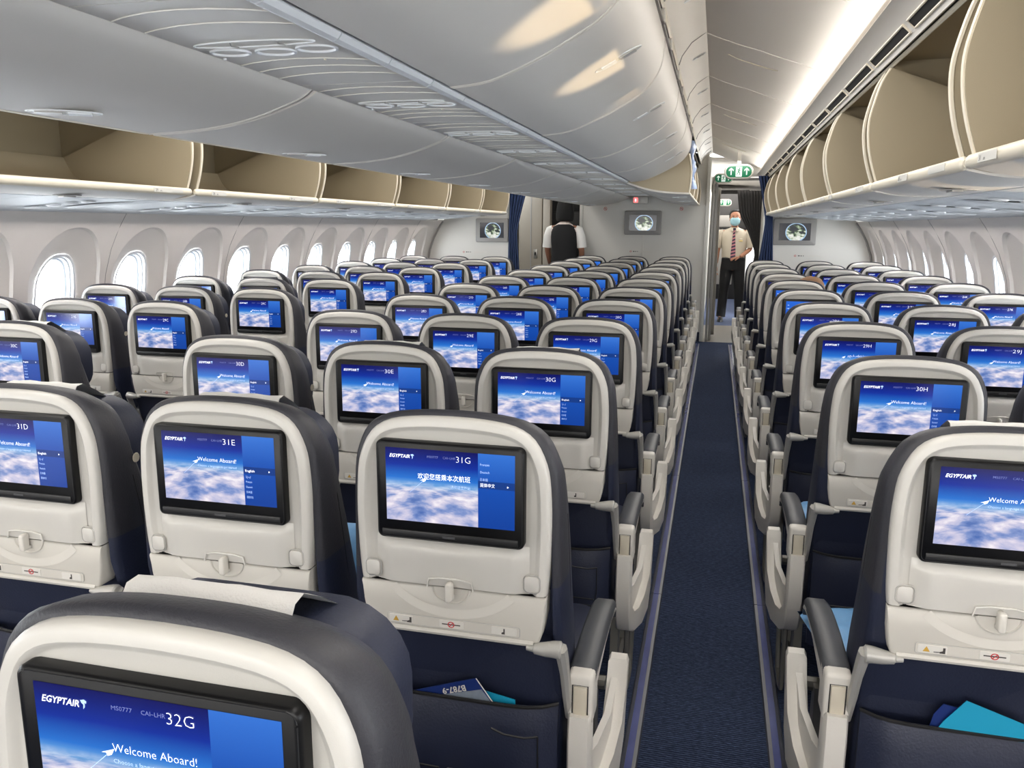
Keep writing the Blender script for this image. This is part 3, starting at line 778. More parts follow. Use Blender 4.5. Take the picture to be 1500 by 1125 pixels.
    # darker lower side cover
    for sx in (-1, 1):
        s = MB(); pts = [(sx*w_, yr(z)*.35+yf(z)*.65, z) for z, w_ in ((.55, .2045), (.65, .2055), (.75, .2048), (.85, .2033), (.92, .2012))]
        s.tube(pts, .0015, M_BLACK2, 5); SM['side_seam%d' % sx] = s.mesh('side_seam')
    s = MB(); n = 12; s.loft([[(.2035, .10+.011*math.cos(2*PI*i/n), .955+.011*math.sin(2*PI*i/n)) for i in range(n)], [(.2048, .10+.010*math.cos(2*PI*i/n), .955+.010*math.sin(2*PI*i/n)) for i in range(n)]], M_BEIGE)
    SM['side_button'] = s.mesh('side_button')
    # headrest with folded wings
    s = MB()
    hp = rrect(-.160, .160, .84, 1.074, .09, 6)
    def sc_(k, kz=None): return [((x)*k, .96+(z-.96)*(kz or k)) for x, z in hp]
    s.loft([L3(sc_(.92), .095), L3(sc_(1), .115), [(x, .145+.02*abs(x)/.17, z) for x, z in sc_(1.0)], [(x, .17+.03*abs(x)/.17, z) for x, z in sc_(.97)], [(x, .18+.02*abs(x)/.17, z) for x, z in sc_(.80, .85)]], M_NAVY)
    SM['headrest'] = s.mesh('headrest', 60)
    s = MB(); xs = [-.090+.180*i/12 for i in range(13)]
    path = [(.070, 1.100), (.078, 1.1105), (.095, 1.1125), (.13, 1.094), (.165, 1.070), (.190, 1.03), (.197, .97)]
    loops = [[(x, y, z-.10*x*x*(1 if z > 1.05 else 1)+.0012*math.sin(x*90+y*60)) for x in xs] for y, z in path]
    s.loft(loops, M_CLOTH, closed=False, cap0=False, cap1=False)
    SM['headrest_cover'] = s.mesh('headrest_cover', 60)
    # lower back panel, pocket, seat pan
    s = MB()
    def sec(z, hw, y0, y1, r=.02): return [(x, y, z) for x, y in rrect(-hw, hw, y0, y1, r, 3)]
    s.loft([sec(.30, .195, .10, .24), sec(.45, .200, .075, .22), sec(.60, .200, .062, .20), sec(.685, .194, .058, .16), sec(.694, .18, .07, .15)], M_NAVY)
    SM['lower_back'] = s.mesh('lower_back', 50)
    s = MB()
    cols = 14; rows = 10; vs = []
    for j in range(rows+1):
        t = j/rows
        for i in range(cols+1):
            x = -.195+.39*i/cols; e = 1-(abs(x)/.195)**6
            ztop = .540-.012*math.cos(x*8)*0
            z = .255+(.540-.255)*t
            y = .058-.048*e*(.35+.65*math.sin(PI*min(1, .25+.6*t)))+(.0 if t < 1 else .004)
            vs.append((x, y, z))
    nb = len(vs); vs += [(x, y+.008, z) for x, y, z in vs]
    fs = []
    for j in range(rows):
        for i in range(cols):
            a = j*(cols+1)+i; fs += [(a, a+1, a+cols+2, a+cols+1), (a+nb, a+nb+cols+1, a+nb+cols+2, a+nb+1)]
    for i in range(cols): a = rows*(cols+1)+i; fs.append((a, a+1, a+1+nb, a+nb)); fs.append((i, i+nb, i+1+nb, i+1))
    for j in range(rows): a = j*(cols+1); b = a+cols; fs += [(a, a+cols+1, a+cols+1+nb, a+nb), (b, b+nb, b+cols+1+nb, b+cols+1)]
    s.add(vs, fs, M_NAVY)
    s.tube([vs[rows*(cols+1)+i] for i in range(cols+1)], .004, M_BLACK2, 6)
    s.tube([(.075, .006, .505), (.10, .004, .497), (.14, .006, .494), (.165, .012, .497)], .0022, M_BLACK2, 5)
    s.tube([(.165, .012, .497), (.166, .012, .42), (.160, .012, .38)], .0018, M_BLACK2, 5)
    for a, b in ((-.16, -.03), (.03, .16)):
        s.tube([(a, .004, .405), (b, .001, .405)], .002, M_BLACK2, 5); s.tube([(a, .005, .385), (b, .002, .385)], .002, M_BLACK2, 5)
    SM['seat_pocket'] = s.mesh('seat_pocket', 40)
    s = MB(); s.box(-.016, .016, -.006, .008, .365, .405, M_METAL, .004); s.box(-.010, .010, -.009, -.004, .35, .372, M_METAL, .003)
    SM['pocket_clip'] = s.mesh('pocket_clip')
    s = MB()
    s.loft([[(x, y, .35) for x, y in rrect(-.200, .200, .17, .62, .04, 4)], [(x, y, .40) for x, y in rrect(-.212, .212, .16, .64, .05, 4)], [(x, y, .45) for x, y in rrect(-.212, .212, .16, .645, .05, 4)], [(x, y, .475) for x, y in rrect(-.195, .195, .17, .625, .05, 4)]], M_NAVY)
    SM['seat_cushion'] = s.mesh('seat_cushion', 60)
    # frame: cross tubes and hinge brackets
    s = MB(); s.tube([(-.230, 0, 0), (.230, 0, 0)], .018, M_LEG, 8); SM['cross_tube'] = s.mesh('cross_tube')
    s = MB(); s.tube([(-.14, .60, .06), (.14, .60, .06)], .009, M_LEG, 8); s.tube([(-.14, .60, .06), (-.14, .56, .30)], .007, M_LEG, 6); s.tube([(.14, .60, .06), (.14, .56, .30)], .007, M_LEG, 6)
    SM['baggage_bar'] = s.mesh('baggage_bar')
    for nm, sx in (('tray_arm', 1), ('tray_arm2', -1)):
        s = MB()
        s.tube([(sx*.145, .000, .686), (sx*.158, .000, .686), (sx*.160, .0, .686), (sx*.180, .0, .687), (sx*.196, .002, .688), (sx*.208, .002, .688), (sx*.211, .002, .688)], [.005, .007, .010, .0135, .0155, .0165, .013], M_SILV, 12)
        s.tube([(sx*.207, .004, .690), (sx*.210, .012, .67), (sx*.212, .035, .62), (sx*.212, .06, .56), (sx*.212, .09, .50)], [.014, .012, .010, .009, .008], M_SILV, 8)
        SM[nm] = s.mesh('tray_arm')
    s = MB()
    s.prism([(.19, 0), (.26, 0), (.27, .33), (.22, .33)], -.012, .012, M_LEG, 'x')
    s.prism([(.46, 0), (.58, 0), (.56, .02), (.54, .32), (.50, .32), (.48, .02)], -.012, .012, M_LEG, 'x')
    s.tube([(0, .19, .03), (0, .56, .03)], .012, M_LEG, 6)
    SM['leg'] = s.mesh('leg')
    # armrest
    s = MB(); prof = catmull([(.095, .600), (.12, .6085), (.25, .612), (.36, .606), (.43, .592), (.462, .570), (.468, .555)], 3)
    loops = []
    for i, (y, z) in enumerate(prof):
        k = .92 if i in (0, len(prof)-1) else 1; w = .0255*k*(1-.12*max(0, (y-.35)/.12)); th = .026
        loops.append([(-w, y, z-th), (-w, y, z-.006), (-w+.006, y, z), (w-.006, y, z), (w, y, z-.006), (w, y, z-th)])
    s.loft(loops, M_PAD)
    SM['armrest_pad'] = s.mesh('armrest_pad', 50)
    s = MB()
    prof2 = [(.085, .585, .535), (.16, .586, .545), (.28, .588, .562), (.38, .582, .565), (.44, .568, .556), (.455, .555, .55)]
    s.loft([[(-.022, y, z0), (-.0245, y, z1), (.0245, y, z1), (.022, y, z0)] for y, z1, z0 in prof2], M_ARMW)
    s.box(-.0255, .0255, .068, .135, .50, .603, M_ARMW, .009, seg=3)
    s.box(-.0135, .0135, .0640, .075, .505, .580, M_BEIGE, .003)
    s.tube([(-.015, .0672, .508), (-.015, .0672, .582), (.015, .0672, .582), (.015, .0672, .508)], .0011, M_GAP, 4)
    s.box(-.012, .012, .10, .16, .33, .51, M_GREYF, .003)
    SM['armrest_body'] = s.mesh('armrest_body', 40)
    s = MB()
    J = [(.054, .522), (.049, .47), (.050, .40), (.066, .33), (.104, .270), (.160, .238), (.225, .234), (.280, .262), (.322, .318), (.358, .390), (.386, .450), (.394, .476), (.382, .486), (.362, .482), (.335, .440), (.290, .375), (.240, .325), (.195, .300), (.155, .305), (.125, .335), (.106, .39), (.100, .46), (.098, .522)]
    for sx in (1, -1):
        s = MB()
        def sh(y): t = min(1, max(0, (y-.10)/.22)); return .042*t*t*(3-2*t)
        Lp = []
        for xo, k in ((-.022, .96), (-.018, 1), (.018, 1), (.022, .96)):
            cxx, czz = .2, .33
            Lp.append([(sx*(xo+sh(y)), cxx+(y-cxx)*k, czz+(z-czz)*k) for y, z in J])
        s.loft(Lp, M_ARMW)
        W = [(.080, .35), (.118, .280), (.20, .250), (.28, .272), (.33, .36), (.375, .462), (.335, .445), (.27, .400), (.20, .372), (.15, .375), (.105, .43)]
        s.loft([[(sx*(sh(y)-.013), y, z) for y, z in W], [(sx*(sh(y)+.002), y, z) for y, z in W]], M_ARMW)
        s.tube([(sx*.008, .15, .25), (sx*.006, .165, .10), (sx*.006, .18, .03), (sx*.006, .22, .02), (sx*.010, .27, .05), (sx*.012, .30, .20), (sx*.012, .285, .27)], .008, M_LEG, 6)
        SM['end_bay%d' % sx] = s.mesh('end_bay', 40)
seat_meshes()

def display_mesh(m):
    me = bpy.data.meshes.new('display'); x0, x1, z0, z1 = -.1205, .1235, .9150, 1.0535; y = -.0105
    me.from_pydata([(x0, y, z0), (x1, y, z0), (x1, y, z1), (x0, y, z1)], [], [(0, 1, 2, 3)])
    uv = me.uv_layers.new(name='UVMap')
    for i, c in enumerate(((0, 0), (1, 0), (1, 1), (0, 1))): uv.data[i].uv = c
    me.materials.append(m); me.update(); return me
DISP = {k: display_mesh(m) for k, m in (('en', D_EN), ('zh', D_ZH), ('ar', D_AR), ('blue', D_BLUE))}
YT = -.0112
def screen_text(kind, detail=True):
    out = []; s = MB()
    put_text(s, 'Egyptair'.upper(), -.1125, 1.0355, YT, .0092, M_WHITE, shear=.28, bold=.00012, width=.0395)
    # falcon crest behind the lettering
    s.add([(-.0715, YT, 1.0425), (-.0675, YT, 1.0435), (-.0650, YT, 1.0420), (-.0655, YT, 1.0395), (-.0670, YT, 1.0405), (-.0672, YT, 1.0360), (-.0690, YT, 1.0340), (-.0685, YT, 1.0385), (-.0705, YT, 1.0400)], [(0, 1, 2, 3, 4, 5, 6, 7, 8)], M_PALE)
    out.append(('logo_lettering', s.mesh('logo_lettering', 0))); s = MB()
    if kind == 'zh':
        put_text(s, '欢迎您搭乘本次航班', .0415, .9985, YT, .0125, M_WHITE, 'RIGHT', width=.100)
        put_text(s, '选择语言开始', .0415, .9845, YT, .0068, M_PALE, 'RIGHT', width=.037)
    elif kind == 'ar':
        put_text(s, 'مرحبا بكم على متن', .0415, .9985, YT, .0110, M_WHITE, 'RIGHT', width=.075)
    elif kind == 'en':
        put_text(s, 'Welcome Aboard!', .0415, .9975, YT, .0118, M_WHITE, 'RIGHT', bold=-.00016, width=.084)
        put_text(s, 'Choose a language to get started', .0415, .9865, YT, .0060, M_PALE, 'RIGHT', width=.084)
    out.append(('welcome_text', s.mesh('welcome_text', 0))); s = MB()
    put_text(s, 'MS0777', -.040, 1.0385, YT, .0060, M_DIM, width=.021)
    put_text(s, 'CAI–LHR', -.010, 1.0385, YT, .0060, M_DIM, width=.024)
    out.append(('flight_text', s.mesh('flight_text', 0))); s = MB()
    # paper plane and its trail
    s.add([(-.0545, YT, .9950), (-.0410, YT, 1.0000), (-.0440, YT, .9940), (-.0485, YT, .9922), (-.0498, YT, .9952)], [(0, 1, 2, 3, 4)], M_WHITE)
    s.add([(-.0498, YT, .9932), (-.0493, YT, .9926), (-.0740, YT, .9705), (-.0743, YT, .9709)], [(0, 1, 2, 3)], M_PALE)
    out.append(('plane_mark', s.mesh('plane_mark', 0))); s = MB()
    if kind in ('en', 'ar'):
        put_text(s, 'English', .0600, .9828, YT, .0066, M_WHITE, width=.020)
        for i, (t_, w) in enumerate((('العربية', .011), ('Français', .013), ('Deutsch', .013), ('日本語', .012), ('简体中文', .014))):
            put_text(s, t_, .0605, .9715-.0105*i, YT, .0056, M_PALE, width=w)
        s.add([(.1100, YT, .9835), (.1100, YT, .9875), (.1130, YT, .9855)], [(0, 1, 2)], M_WHITE)
    else:
        for i, (t_, w) in enumerate((('Français', .017), ('Deutsch', .017), ('日本語', .014))):
            put_text(s, t_, .0600, 1.0315-.0140*i, YT, .0060, M_PALE, width=w)
        put_text(s, '简体中文', .0600, .9925, YT, .0080, M_WHITE, width=.027)
        s.add([(.1095, YT, .9930), (.1095, YT, .9970), (.1130, YT, .9950)], [(0, 1, 2)], M_WHITE)
    out.append(('language_menu', s.mesh('language_menu', 0))); return out
TEXT = {k: screen_text(k) for k in ('en', 'zh', 'ar')}
def blue_text():
    s = MB()
    for i in range(5): s.add([(-.112, YT, 1.03-.018*i), (-.104, YT, 1.03-.018*i), (-.104, YT, 1.034-.018*i), (-.112, YT, 1.034-.018*i)], [(0, 1, 2, 3)], M_PALE)
    for x in (-.05, -.01, .05): s.add([(x, YT, 1.036), (x+.02, YT, 1.036), (x+.02, YT, 1.039), (x, YT, 1.039)], [(0, 1, 2, 3)], M_PALE)
    return [('language_menu', s.mesh('language_menu', 0))]
TEXT['blue'] = blue_text()

XG = {'G': -.4461, 'E': -.9171, 'D': -1.3956, 'H': .5111, 'J': .9861, 'K': 1.4611, 'C': -2.3392, 'B': -2.8142, 'A': -3.2892}
SPECIAL = {(31, 'G'): 'zh', (29, 'H'): 'ar', (27, 'H'): 'blue', (26, 'H'): 'blue', (24, 'C'): 'en'}
ORD = {31: '', 30: '', 29: ''}
POS = {'G': 'right-aisle seat of the centre block', 'E': 'middle seat of the centre block', 'D': 'left-aisle seat of the centre block',
       'H': 'aisle seat of the right block', 'J': 'middle seat of the right block', 'K': 'window seat of the right block',
       'C': 'aisle seat of the left block', 'B': 'middle seat of the left block', 'A': 'window seat of the left block'}
COVERS = {(32, 'G'), (31, 'D'), (31, 'E'), (30, 'E'), (30, 'G'), (28, 'G'), (29, 'H'), (25, 'K'), (26, 'K'), (30, 'C'), (26, 'A'), (25, 'A'), (31, 'H'), (23, 'A')}
def seat(col, row):
    blk = 'c' if col in 'DEG' else ('r' if col in 'HJK' else 'l')
    Y0 = {'c': 1.342, 'r': 1.4696, 'l': 1.4635}[blk]+(31-row)*.8
    gname = {'c': 'seats of the centre block', 'r': 'seats of the right block', 'l': 'seats of the left block'}[blk]
    kind = SPECIAL.get((row, col), 'en')
    extra = {'zh': ', Chinese welcome on its screen', 'ar': ', Arabic welcome on its screen', 'blue': ', plain blue menu on its screen'}.get(kind, '')
    if (row, col) == (32, 'G'): extra = ', nearest seat, cut off by the frame'
    t = thing('airline_seat', 'airline seat %d%s, %s%s' % (row, col, POS[col], extra), 'seat', (XG[col], Y0, 0), gname)
    rng = random.Random(row*31+ord(col))
    t.rotation_euler = (0, 0, math.radians(rng.uniform(-.35, .35)))
    for nm in ('back_shell', 'tray_table', 'backrest', 'headrest', 'seat_cushion', 'lower_back', 'seat_pocket', 'tray_latch'):
        link(nm, SM[nm], t)
    link('cross_tube', SM['cross_tube'], t, (0, .24, .33)); link('cross_tube', SM['cross_tube'], t, (0, .54, .31))
    
    for q in (-1, 1): link('side_seam', SM['side_seam%d' % q], t); link('hook_cover', SM['hook_cover%d' % q], t)
    if col in 'DAB': link('side_button', SM['side_button'], t)
    link('placard_strip', SM['placard_strip'], t); link('tray_arm', SM['tray_arm'], t); link('tray_arm', SM['tray_arm2'], t)
    if row > 27: link('pocket_clip', SM['pocket_clip'], t); link('baggage_bar', SM['baggage_bar'], t)
    if (row, col) in COVERS: link('headrest_cover', SM['headrest_cover'], t)
    mo = link('monitor', SM['monitor'], t)
    link('display', DISP[kind], mo)
    for q, me in TEXT[kind]: link(q, me, mo)
    if kind != 'blue':
        nb = MB(); put_text(nb, '%d%s' % (row, col), .0415, 1.0335, YT, .0165, M_WHITE, 'RIGHT', bold=-.00035, width=.0265)
        link('seat_number', nb.mesh('seat_number', 0), mo)
    def arm(x, sx=0):
        a = link('armrest', SM['armrest_body'], t, (x, 0, 0)); link('armrest_pad', SM['armrest_pad'], a)
        if sx: e = link('end_bay', SM['end_bay%d' % sx], t, (x, 0, 0))
    arm(-.2365, -1 if col in 'DH' else 0)
    if col in 'GCK': arm(.2365, 1 if col in 'GC' else 0)
    if col in 'DHAE' or col in 'C': link('leg', SM['leg'], t, (-.20, 0, 0))
    if col in 'GCK': link('leg', SM['leg'], t, (.20, 0, 0))
    return t
for row in range(32, 20, -1):
    for col in 'DEG':
        if row == 32 and col != 'G': continue
        seat(col, row)
for row in range(31, 21, -1):
    for col in 'HJK': 
        if row == 31 and col in 'K': continue
        seat(col, row)
for row in range(30, 21, -1):
    for col in 'ABC':
        if row == 30 and col == 'A': continue
        seat(col, row)

# ------------------------------------------------------------------ things in the pockets and on the seats
def card(name, label, cat, pts, y, m, th=.0015, text=None, tilt=0):
    mb = MB(); mb.prism(pts, y, y+th, m)
    o = mb.build(name, None, smooth=0); tag(o, label, cat); return o
sc1 = thing('safety_card', 'navy card lettered B787-9 upside down in the pocket of seat 31G', 'card', (-.446, 1.378, .014))
A_, B_ = Vector((-.088, .532)), Vector((.036, .570)); C_ = Vector((.074, .520)); D_ = Vector((-.05, .482))
MB().prism([(-.125, .515), (.036, .572), (.082, .510), (-.08, .455)], 0, .002, M_NVCARD).build('card_front', sc1, smooth=0)
g = MB(); g.add([(-.030, -.0006, .528), (.048, -.0006, .5505), (.078, -.0006, .512), (.0, -.0006, .49)], [(0, 1, 2, 3)], mat('card_grey', (118, 128, 142), .5, var=.3, vscale=60)); g.build('picture_panel', sc1, smooth=0)
g = MB(); ang = math.radians(180+17)
vs, fs = text_data('B787-9', .0175, 'CENTER', bold=.0004)
g.add([(-.010+v.x*math.cos(ang)-v.y*math.sin(ang), -.0012, .5475+v.x*math.sin(ang)+v.y*math.cos(ang)) for v in vs], fs, M_PLAC); g.build('lettering', sc1, smooth=0)
g = MB(); g.tube([(.0365, 0, .572), (.0825, 0, .5095)], .0012, M_PLAC, 4); g.build('card_edge', sc1)
card('folded_card', 'teal paper corner sticking out behind the lettered card in the pocket of seat 31G', 'card', [(-.40, .49), (-.33, .49), (-.333, .547), (-.40, .558)], 1.386, M_TEAL)
card('folded_card', 'bright teal folded card standing out of the pocket of the nearest right seat, 31H', 'card', [(.424, .50), (.452, .556), (.487, .604), (.585, .572), (.59, .50)], 1.500, M_TEAL)
card('safety_card', 'dark navy card behind the teal one in the pocket of seat 31H', 'card', [(.425, .50), (.437, .565), (.452, .588), (.60, .560), (.60, .50)], 1.507, M_NVCARD)
card('folded_card', 'blue card standing in the pocket of seat 30H', 'card', [(.49, .50), (.515, .665), (.62, .66), (.62, .50)], 2.312, mat('blue_card', (16, 84, 150), .45))
def pack(label, loc, sx, sy, sz, rz=0, rx=0):
    mb = MB(); n = 10; vs = []; 
    bm = bmesh.new(); bmesh.ops.create_grid(bm, x_segments=14, y_segments=14, size=1)
    top = [v.co.copy() for v in bm.verts]; fs = [[v.index for v in f.verts] for f in bm.faces]; bm.free()
    def P(v, s_): 
        e = (1-abs(v.x)**4)*(1-abs(v.y)**4)
        return (v.x*sx, v.y*sy, s_*sz*e**.5+.012*noise.noise(Vector((v.x*3, v.y*3, s_*4+loc[0]*5)))*e)
    mb.add([P(v, 1) for v in top], fs, M_BLUEB); mb.add([P(v, -1) for v in top], fs, M_BLUEB)
    o = mb.build('blanket_pack', None, 60, loc); o.rotation_euler = (rx, 0, rz)
    tag(o, label, 'blanket', 'wrapped blankets on the seats'); return o
pack('light blue wrapped blanket standing on the seat cushion of 31E', (-.83, 1.72, .60), .12, .13, .035, .1, math.radians(62))
pack('pale blue wrapped blanket lying on the seat cushion of 31H', (.40, 1.86, .515), .13, .15, .03, .2, 0)
pack('pale blue wrapped blanket lying on the seat cushion of 30H', (.42, 2.66, .515), .13, .15, .03, -.2, 0)

# ------------------------------------------------------------------ bulkhead fittings
def wall_screen(label, x, y, z, w, h):
    t = thing('bulkhead_screen', label, 'screen', (x, y, z), 'screens on the front bulkheads')
    f = MB(); plate(f, rrect(-w/2, w/2, -h/2, h/2, .02, 4), -.035, 0, M_GREYF, .008); f.build('frame', t)
    d = bpy.data.meshes.new('display'); a, b, zb = w*.365, h*.32, .0; yy = -.0358
    d.from_pydata([(-a, yy, -b), (a, yy, -b), (a, yy, b), (-a, yy, b)], [], [(0, 1, 2, 3)])
    uv = d.uv_layers.new(name='UVMap')
    for i, c in enumerate(((0, 0), (1, 0), (1, 1), (0, 1))): uv.data[i].uv = c
    d.materials.append(D_GLOBE); link('display', d, t)
wall_screen('grey framed screen with a globe picture on the centre bulkhead', -.915, YC, 1.497, .47, .30)
wall_screen('grey framed globe screen on the left bulkhead beside the blue curtain', -2.705, YB, 1.395, .42, .29)
wall_screen('grey framed globe screen on the right bulkhead below the open bins', .866, YB, 1.40, .47, .30)
o = MB().box(-.011, .011, -.006, 0, -.16, .16, M_PLAC, .002).build('cable_cover', None, loc=(-.91, YC, 1.18)); tag(o, 'thin white cable cover running down below the centre bulkhead screen', 'cable cover')
def notice(label, x, y, z):
    t = MB(); t.box(-.16, .16, -.003, 0, -.012, .012, M_BULK); t.disc((-.13, 0), .012, .011, -.004, M_RED, 14, hole=.6)
    for k, w in ((-.10, .02), (-.07, .012), (-.045, .008)): t.box(k, k+w, -.005, -.003, -.005, .005, M_INK)
    t.box(.01, .14, -.0045, -.003, -.008, .008, M_PLAC)
    o = t.build('notice', None, 0, (x, y, z)); tag(o, label, 'notice', 'small printed notices on the bulkheads')
notice('small red and grey notice under the centre bulkhead screen', -.93, YC-.006, 1.135)
notice('small red and grey notice on the left bulkhead below its screen', -2.95, YB, 1.125)
notice('small red and grey notice on the right bulkhead below its screen', 1.02, YB, 1.13)
for lb, x in (('round no-smoking sticker left of the centre bulkhead screen', -1.40), ('round no-smoking sticker right of the centre bulkhead screen', -.44)):
    t = MB(); t.disc((0, 0), .028, .028, -.001, M_PLAC, 20); t.disc((0, 0), .022, .022, -.002, M_RED, 20, hole=.78)
    t.add([(-.016, -.0025, .013), (-.013, -.0025, .016), (.016, -.0025, -.013), (.013, -.0025, -.016)], [(0, 1, 2, 3)], M_RED); t.add([(-.012, -.002, -.003), (.012, -.002, -.003), (.012, -.002, .003), (-.012, -.002, .003)], [(0, 1, 2, 3)], M_INK)
    o = t.build('no_smoking_sticker', None, 0, (x, YC, 1.672)); tag(o, lb, 'sticker', 'no-smoking stickers')
t = thing('lavatory_sign', 'small lavatory sign glowing red at one end, top of the centre bulkhead', 'sign', (-.955, YC, 1.775))
f = MB(); plate(f, rrect(-.10, .10, -.045, .05, .03, 4), -.05, 0, M_PLAC, .008); f.build('housing', t)
f = MB(); plate(f, rrect(-.085, -.03, -.028, .036, .008, 3), -.054, -.048, mat('red_glow', (220, 90, 90), .5, emit=(255, 110, 110), estr=1.2), .002); f.box(-.066, -.050, -.056, -.053, -.014, .020, M_WHITE); f.build('lit_symbol', t)

def exit_sign(label, x, y, z, k=1, arrows=True):
    t = thing('exit_sign', label, 'sign', (x, y, z), 'green exit signs')
    f = MB(); plate(f, rrect(-.155*k, .155*k, -.078*k, .078*k, .074*k, 6), -.03, .03, M_PLAC, .01); f.build('housing', t)
    G = mat('exit_green', (14, 92, 62), .4, emit=(20, 110, 76), estr=.35)
    f = MB(); plate(f, rrect(-.135*k, .135*k, -.060*k, .060*k, .056*k, 6), -.034, -.028, G, .002); f.build('green_face', t)
    f = MB(); W = mat('exit_white', (225, 235, 228), .5, emit=(225, 240, 230), estr=.5); y_ = -.0355
    f.add([(-.032*k, y_, -.052*k), (.032*k, y_, -.052*k), (.032*k, y_, .052*k), (-.032*k, y_, .052*k)], [(0, 1, 2, 3)], W)
    for xx in (-.082, .082):
        f.add([((xx-.005)*k, y_, -.035*k), ((xx+.005)*k, y_, -.035*k), ((xx+.005)*k, y_, .035*k), ((xx-.005)*k, y_, .035*k)], [(0, 1, 2, 3)], W)
        for sx in (-1, 1): f.add([(xx*k, y_, .042*k), (xx*k, y_, .027*k), ((xx+sx*.024)*k, y_, .006*k), ((xx+sx*.024)*k, y_, .020*k)], [(0, 1, 2, 3)], W)
    q = -.037
    f.disc((.006*k, .036*k), .008*k, .008*k, q, G, 12)
    def limb(pts, w=.0045):
        for a, b in zip(pts, pts[1:]):
            a = Vector(a)*k; b = Vector(b)*k; d = (b-a).normalized(); n = Vector((-d.y, d.x))*w*k
            f.add([(a.x+n.x, q, a.y+n.y), (a.x-n.x, q, a.y-n.y), (b.x-n.x, q, b.y-n.y), (b.x+n.x, q, b.y+n.y)], [(0, 1, 2, 3)], G)
    limb([(.003, .026), (-.004, .0)], .007); limb([(-.004, .0), (.012, -.014), (.010, -.036)]); limb([(-.004, .0), (-.012, -.022), (-.027, -.030)])
    limb([(.002, .022), (.017, .012), (.022, .022)], .0035); limb([(.0, .022), (-.016, .020), (-.022, .006)], .0035)
    f.build('running_figure', t); return t
exit_sign('green exit sign with running man and two arrows hanging over the right aisle', .206, 9.5, 2.045)
MB().box(-.02, .02, -.01, .01, .07, .24, M_PLAC).build('hanger', [o for o in COL.objects if o.name == 'exit_sign'][0])
exit_sign('smaller green exit sign half hidden behind the large one', .05, 10.3, 2.02, .72)
exit_sign('small far green exit sign in the galley behind the steward', .13, 16.2, 1.90, .8)

# door frame, header bar, curtains
dfm = MB().box(-.055, .61, 10.68, 10.74, 2.015, 2.045, M_GREYF, .006).box(-.075, -.045, 10.66, 10.76, 0, 2.06, M_GREYF, .004).box(-.04, -.005, 10.78, 10.86, 0, 2.05, M_GREYF, .004).box(-.05, .60, 11.35, 11.40, 1.93, 1.95, M_GREYF)
struct(dfm.build('door_1'))
struct(MB().box(.33, .61, 10.66, 10.72, 2.06, 2.40, M_BULK).box(.56, .62, 10.7, 11.9, 0, 2.3, M_BULK, .01).build('trim_6'))
def curtain(name, label, pts_top, pts_bot, z1, z0, m, waist=None, folds=9, amp=.018):
    mb = MB(); n = folds*8; rows = 26; loops = []
    for j in range(rows+1):
        t = j/rows; z = z1+(z0-z1)*t
        k = 1.0
        if waist: k = waist[1]+(1-waist[1])*min(1, abs(t-waist[0])/.28)**1.2
        A = Vector(pts_top[0]).lerp(Vector(pts_bot[0]), t); B = Vector(pts_top[1]).lerp(Vector(pts_bot[1]), t)
        row = []
        for i in range(n+1):
            u = i/n; c = waist[2] if waist else .5
            uu = c+(u-c)*k; p = A.lerp(B, uu); d = (B-A).normalized(); nn = Vector((-d.y, d.x))
            q = p+nn*amp*math.sin(u*folds*2*PI+.4*math.sin(t*5)); row.append((q.x, q.y, z))
        loops.append(row)
    mb.loft(loops, m, closed=False, cap0=False, cap1=False)
    nb = mb; o = nb.build(name, None, 70); tag(o, label, 'curtain')
    md = o.modifiers.new('thick', 'SOLIDIFY'); md.thickness = .004; return o
curtain('curtain', 'blue curtain gathered at the left edge of the right bulkhead', ((.42, 9.84), (.60, 9.86)), ((.52, 9.84), (.70, 9.86)), 2.02, .03, M_CURT, waist=(.25, .45, .9), folds=5)
curtain('curtain', 'blue curtain tied back beside the left bulkhead screen', ((CX-1.60+.05, 9.84), (CX-1.33, 9.86)), ((CX-1.60, 9.84), (CX-1.50, 9.86)), 1.95, .03, M_CURT, waist=(.30, .55, .0), folds=5)
curtain('curtain', 'dark grey gathered curtain in the doorway right of the steward', ((.24, 11.30), (.58, 11.34)), ((.50, 11.30), (.60, 11.34)), 1.92, .10, M_CURG, waist=(.45, .35, 1.0), folds=9, amp=.012)
curtain('curtain', 'narrow pale grey curtain edge at the left of the doorway', ((-.03, 11.2), (.03, 11.22)), ((-.03, 11.2), (.03, 11.22)), 1.95, .02, mat('pale_curtain', (150, 146, 140), .85), folds=3, amp=.008)

# plastic sheet hanging at the open bin end
mb = MB(); n = 14; rows = 16; loops = []
for j in range(rows+1):
    z = 2.17-.40*j/rows; r = .045+.02*math.sin(j*.9)
    loops.append([(-.245+(r*.55)*math.cos(2*PI*i/n)+.012*noise.noise(Vector((i*.9, j*.8, 0)))+.03*j/rows, 7.35+r*math.sin(2*PI*i/n)+.02*noise.noise(Vector((i, j, 4))), z) for i in range(n)])
mb.loft(loops, mat('crumpled_plastic', (165, 185, 225), .15, bump=1, bscale=30, var=.25, vscale=30))
tag(mb.build('plastic_bag', None, 25), 'crumpled bluish clear plastic hanging from the open centre bin end', 'plastic bag')

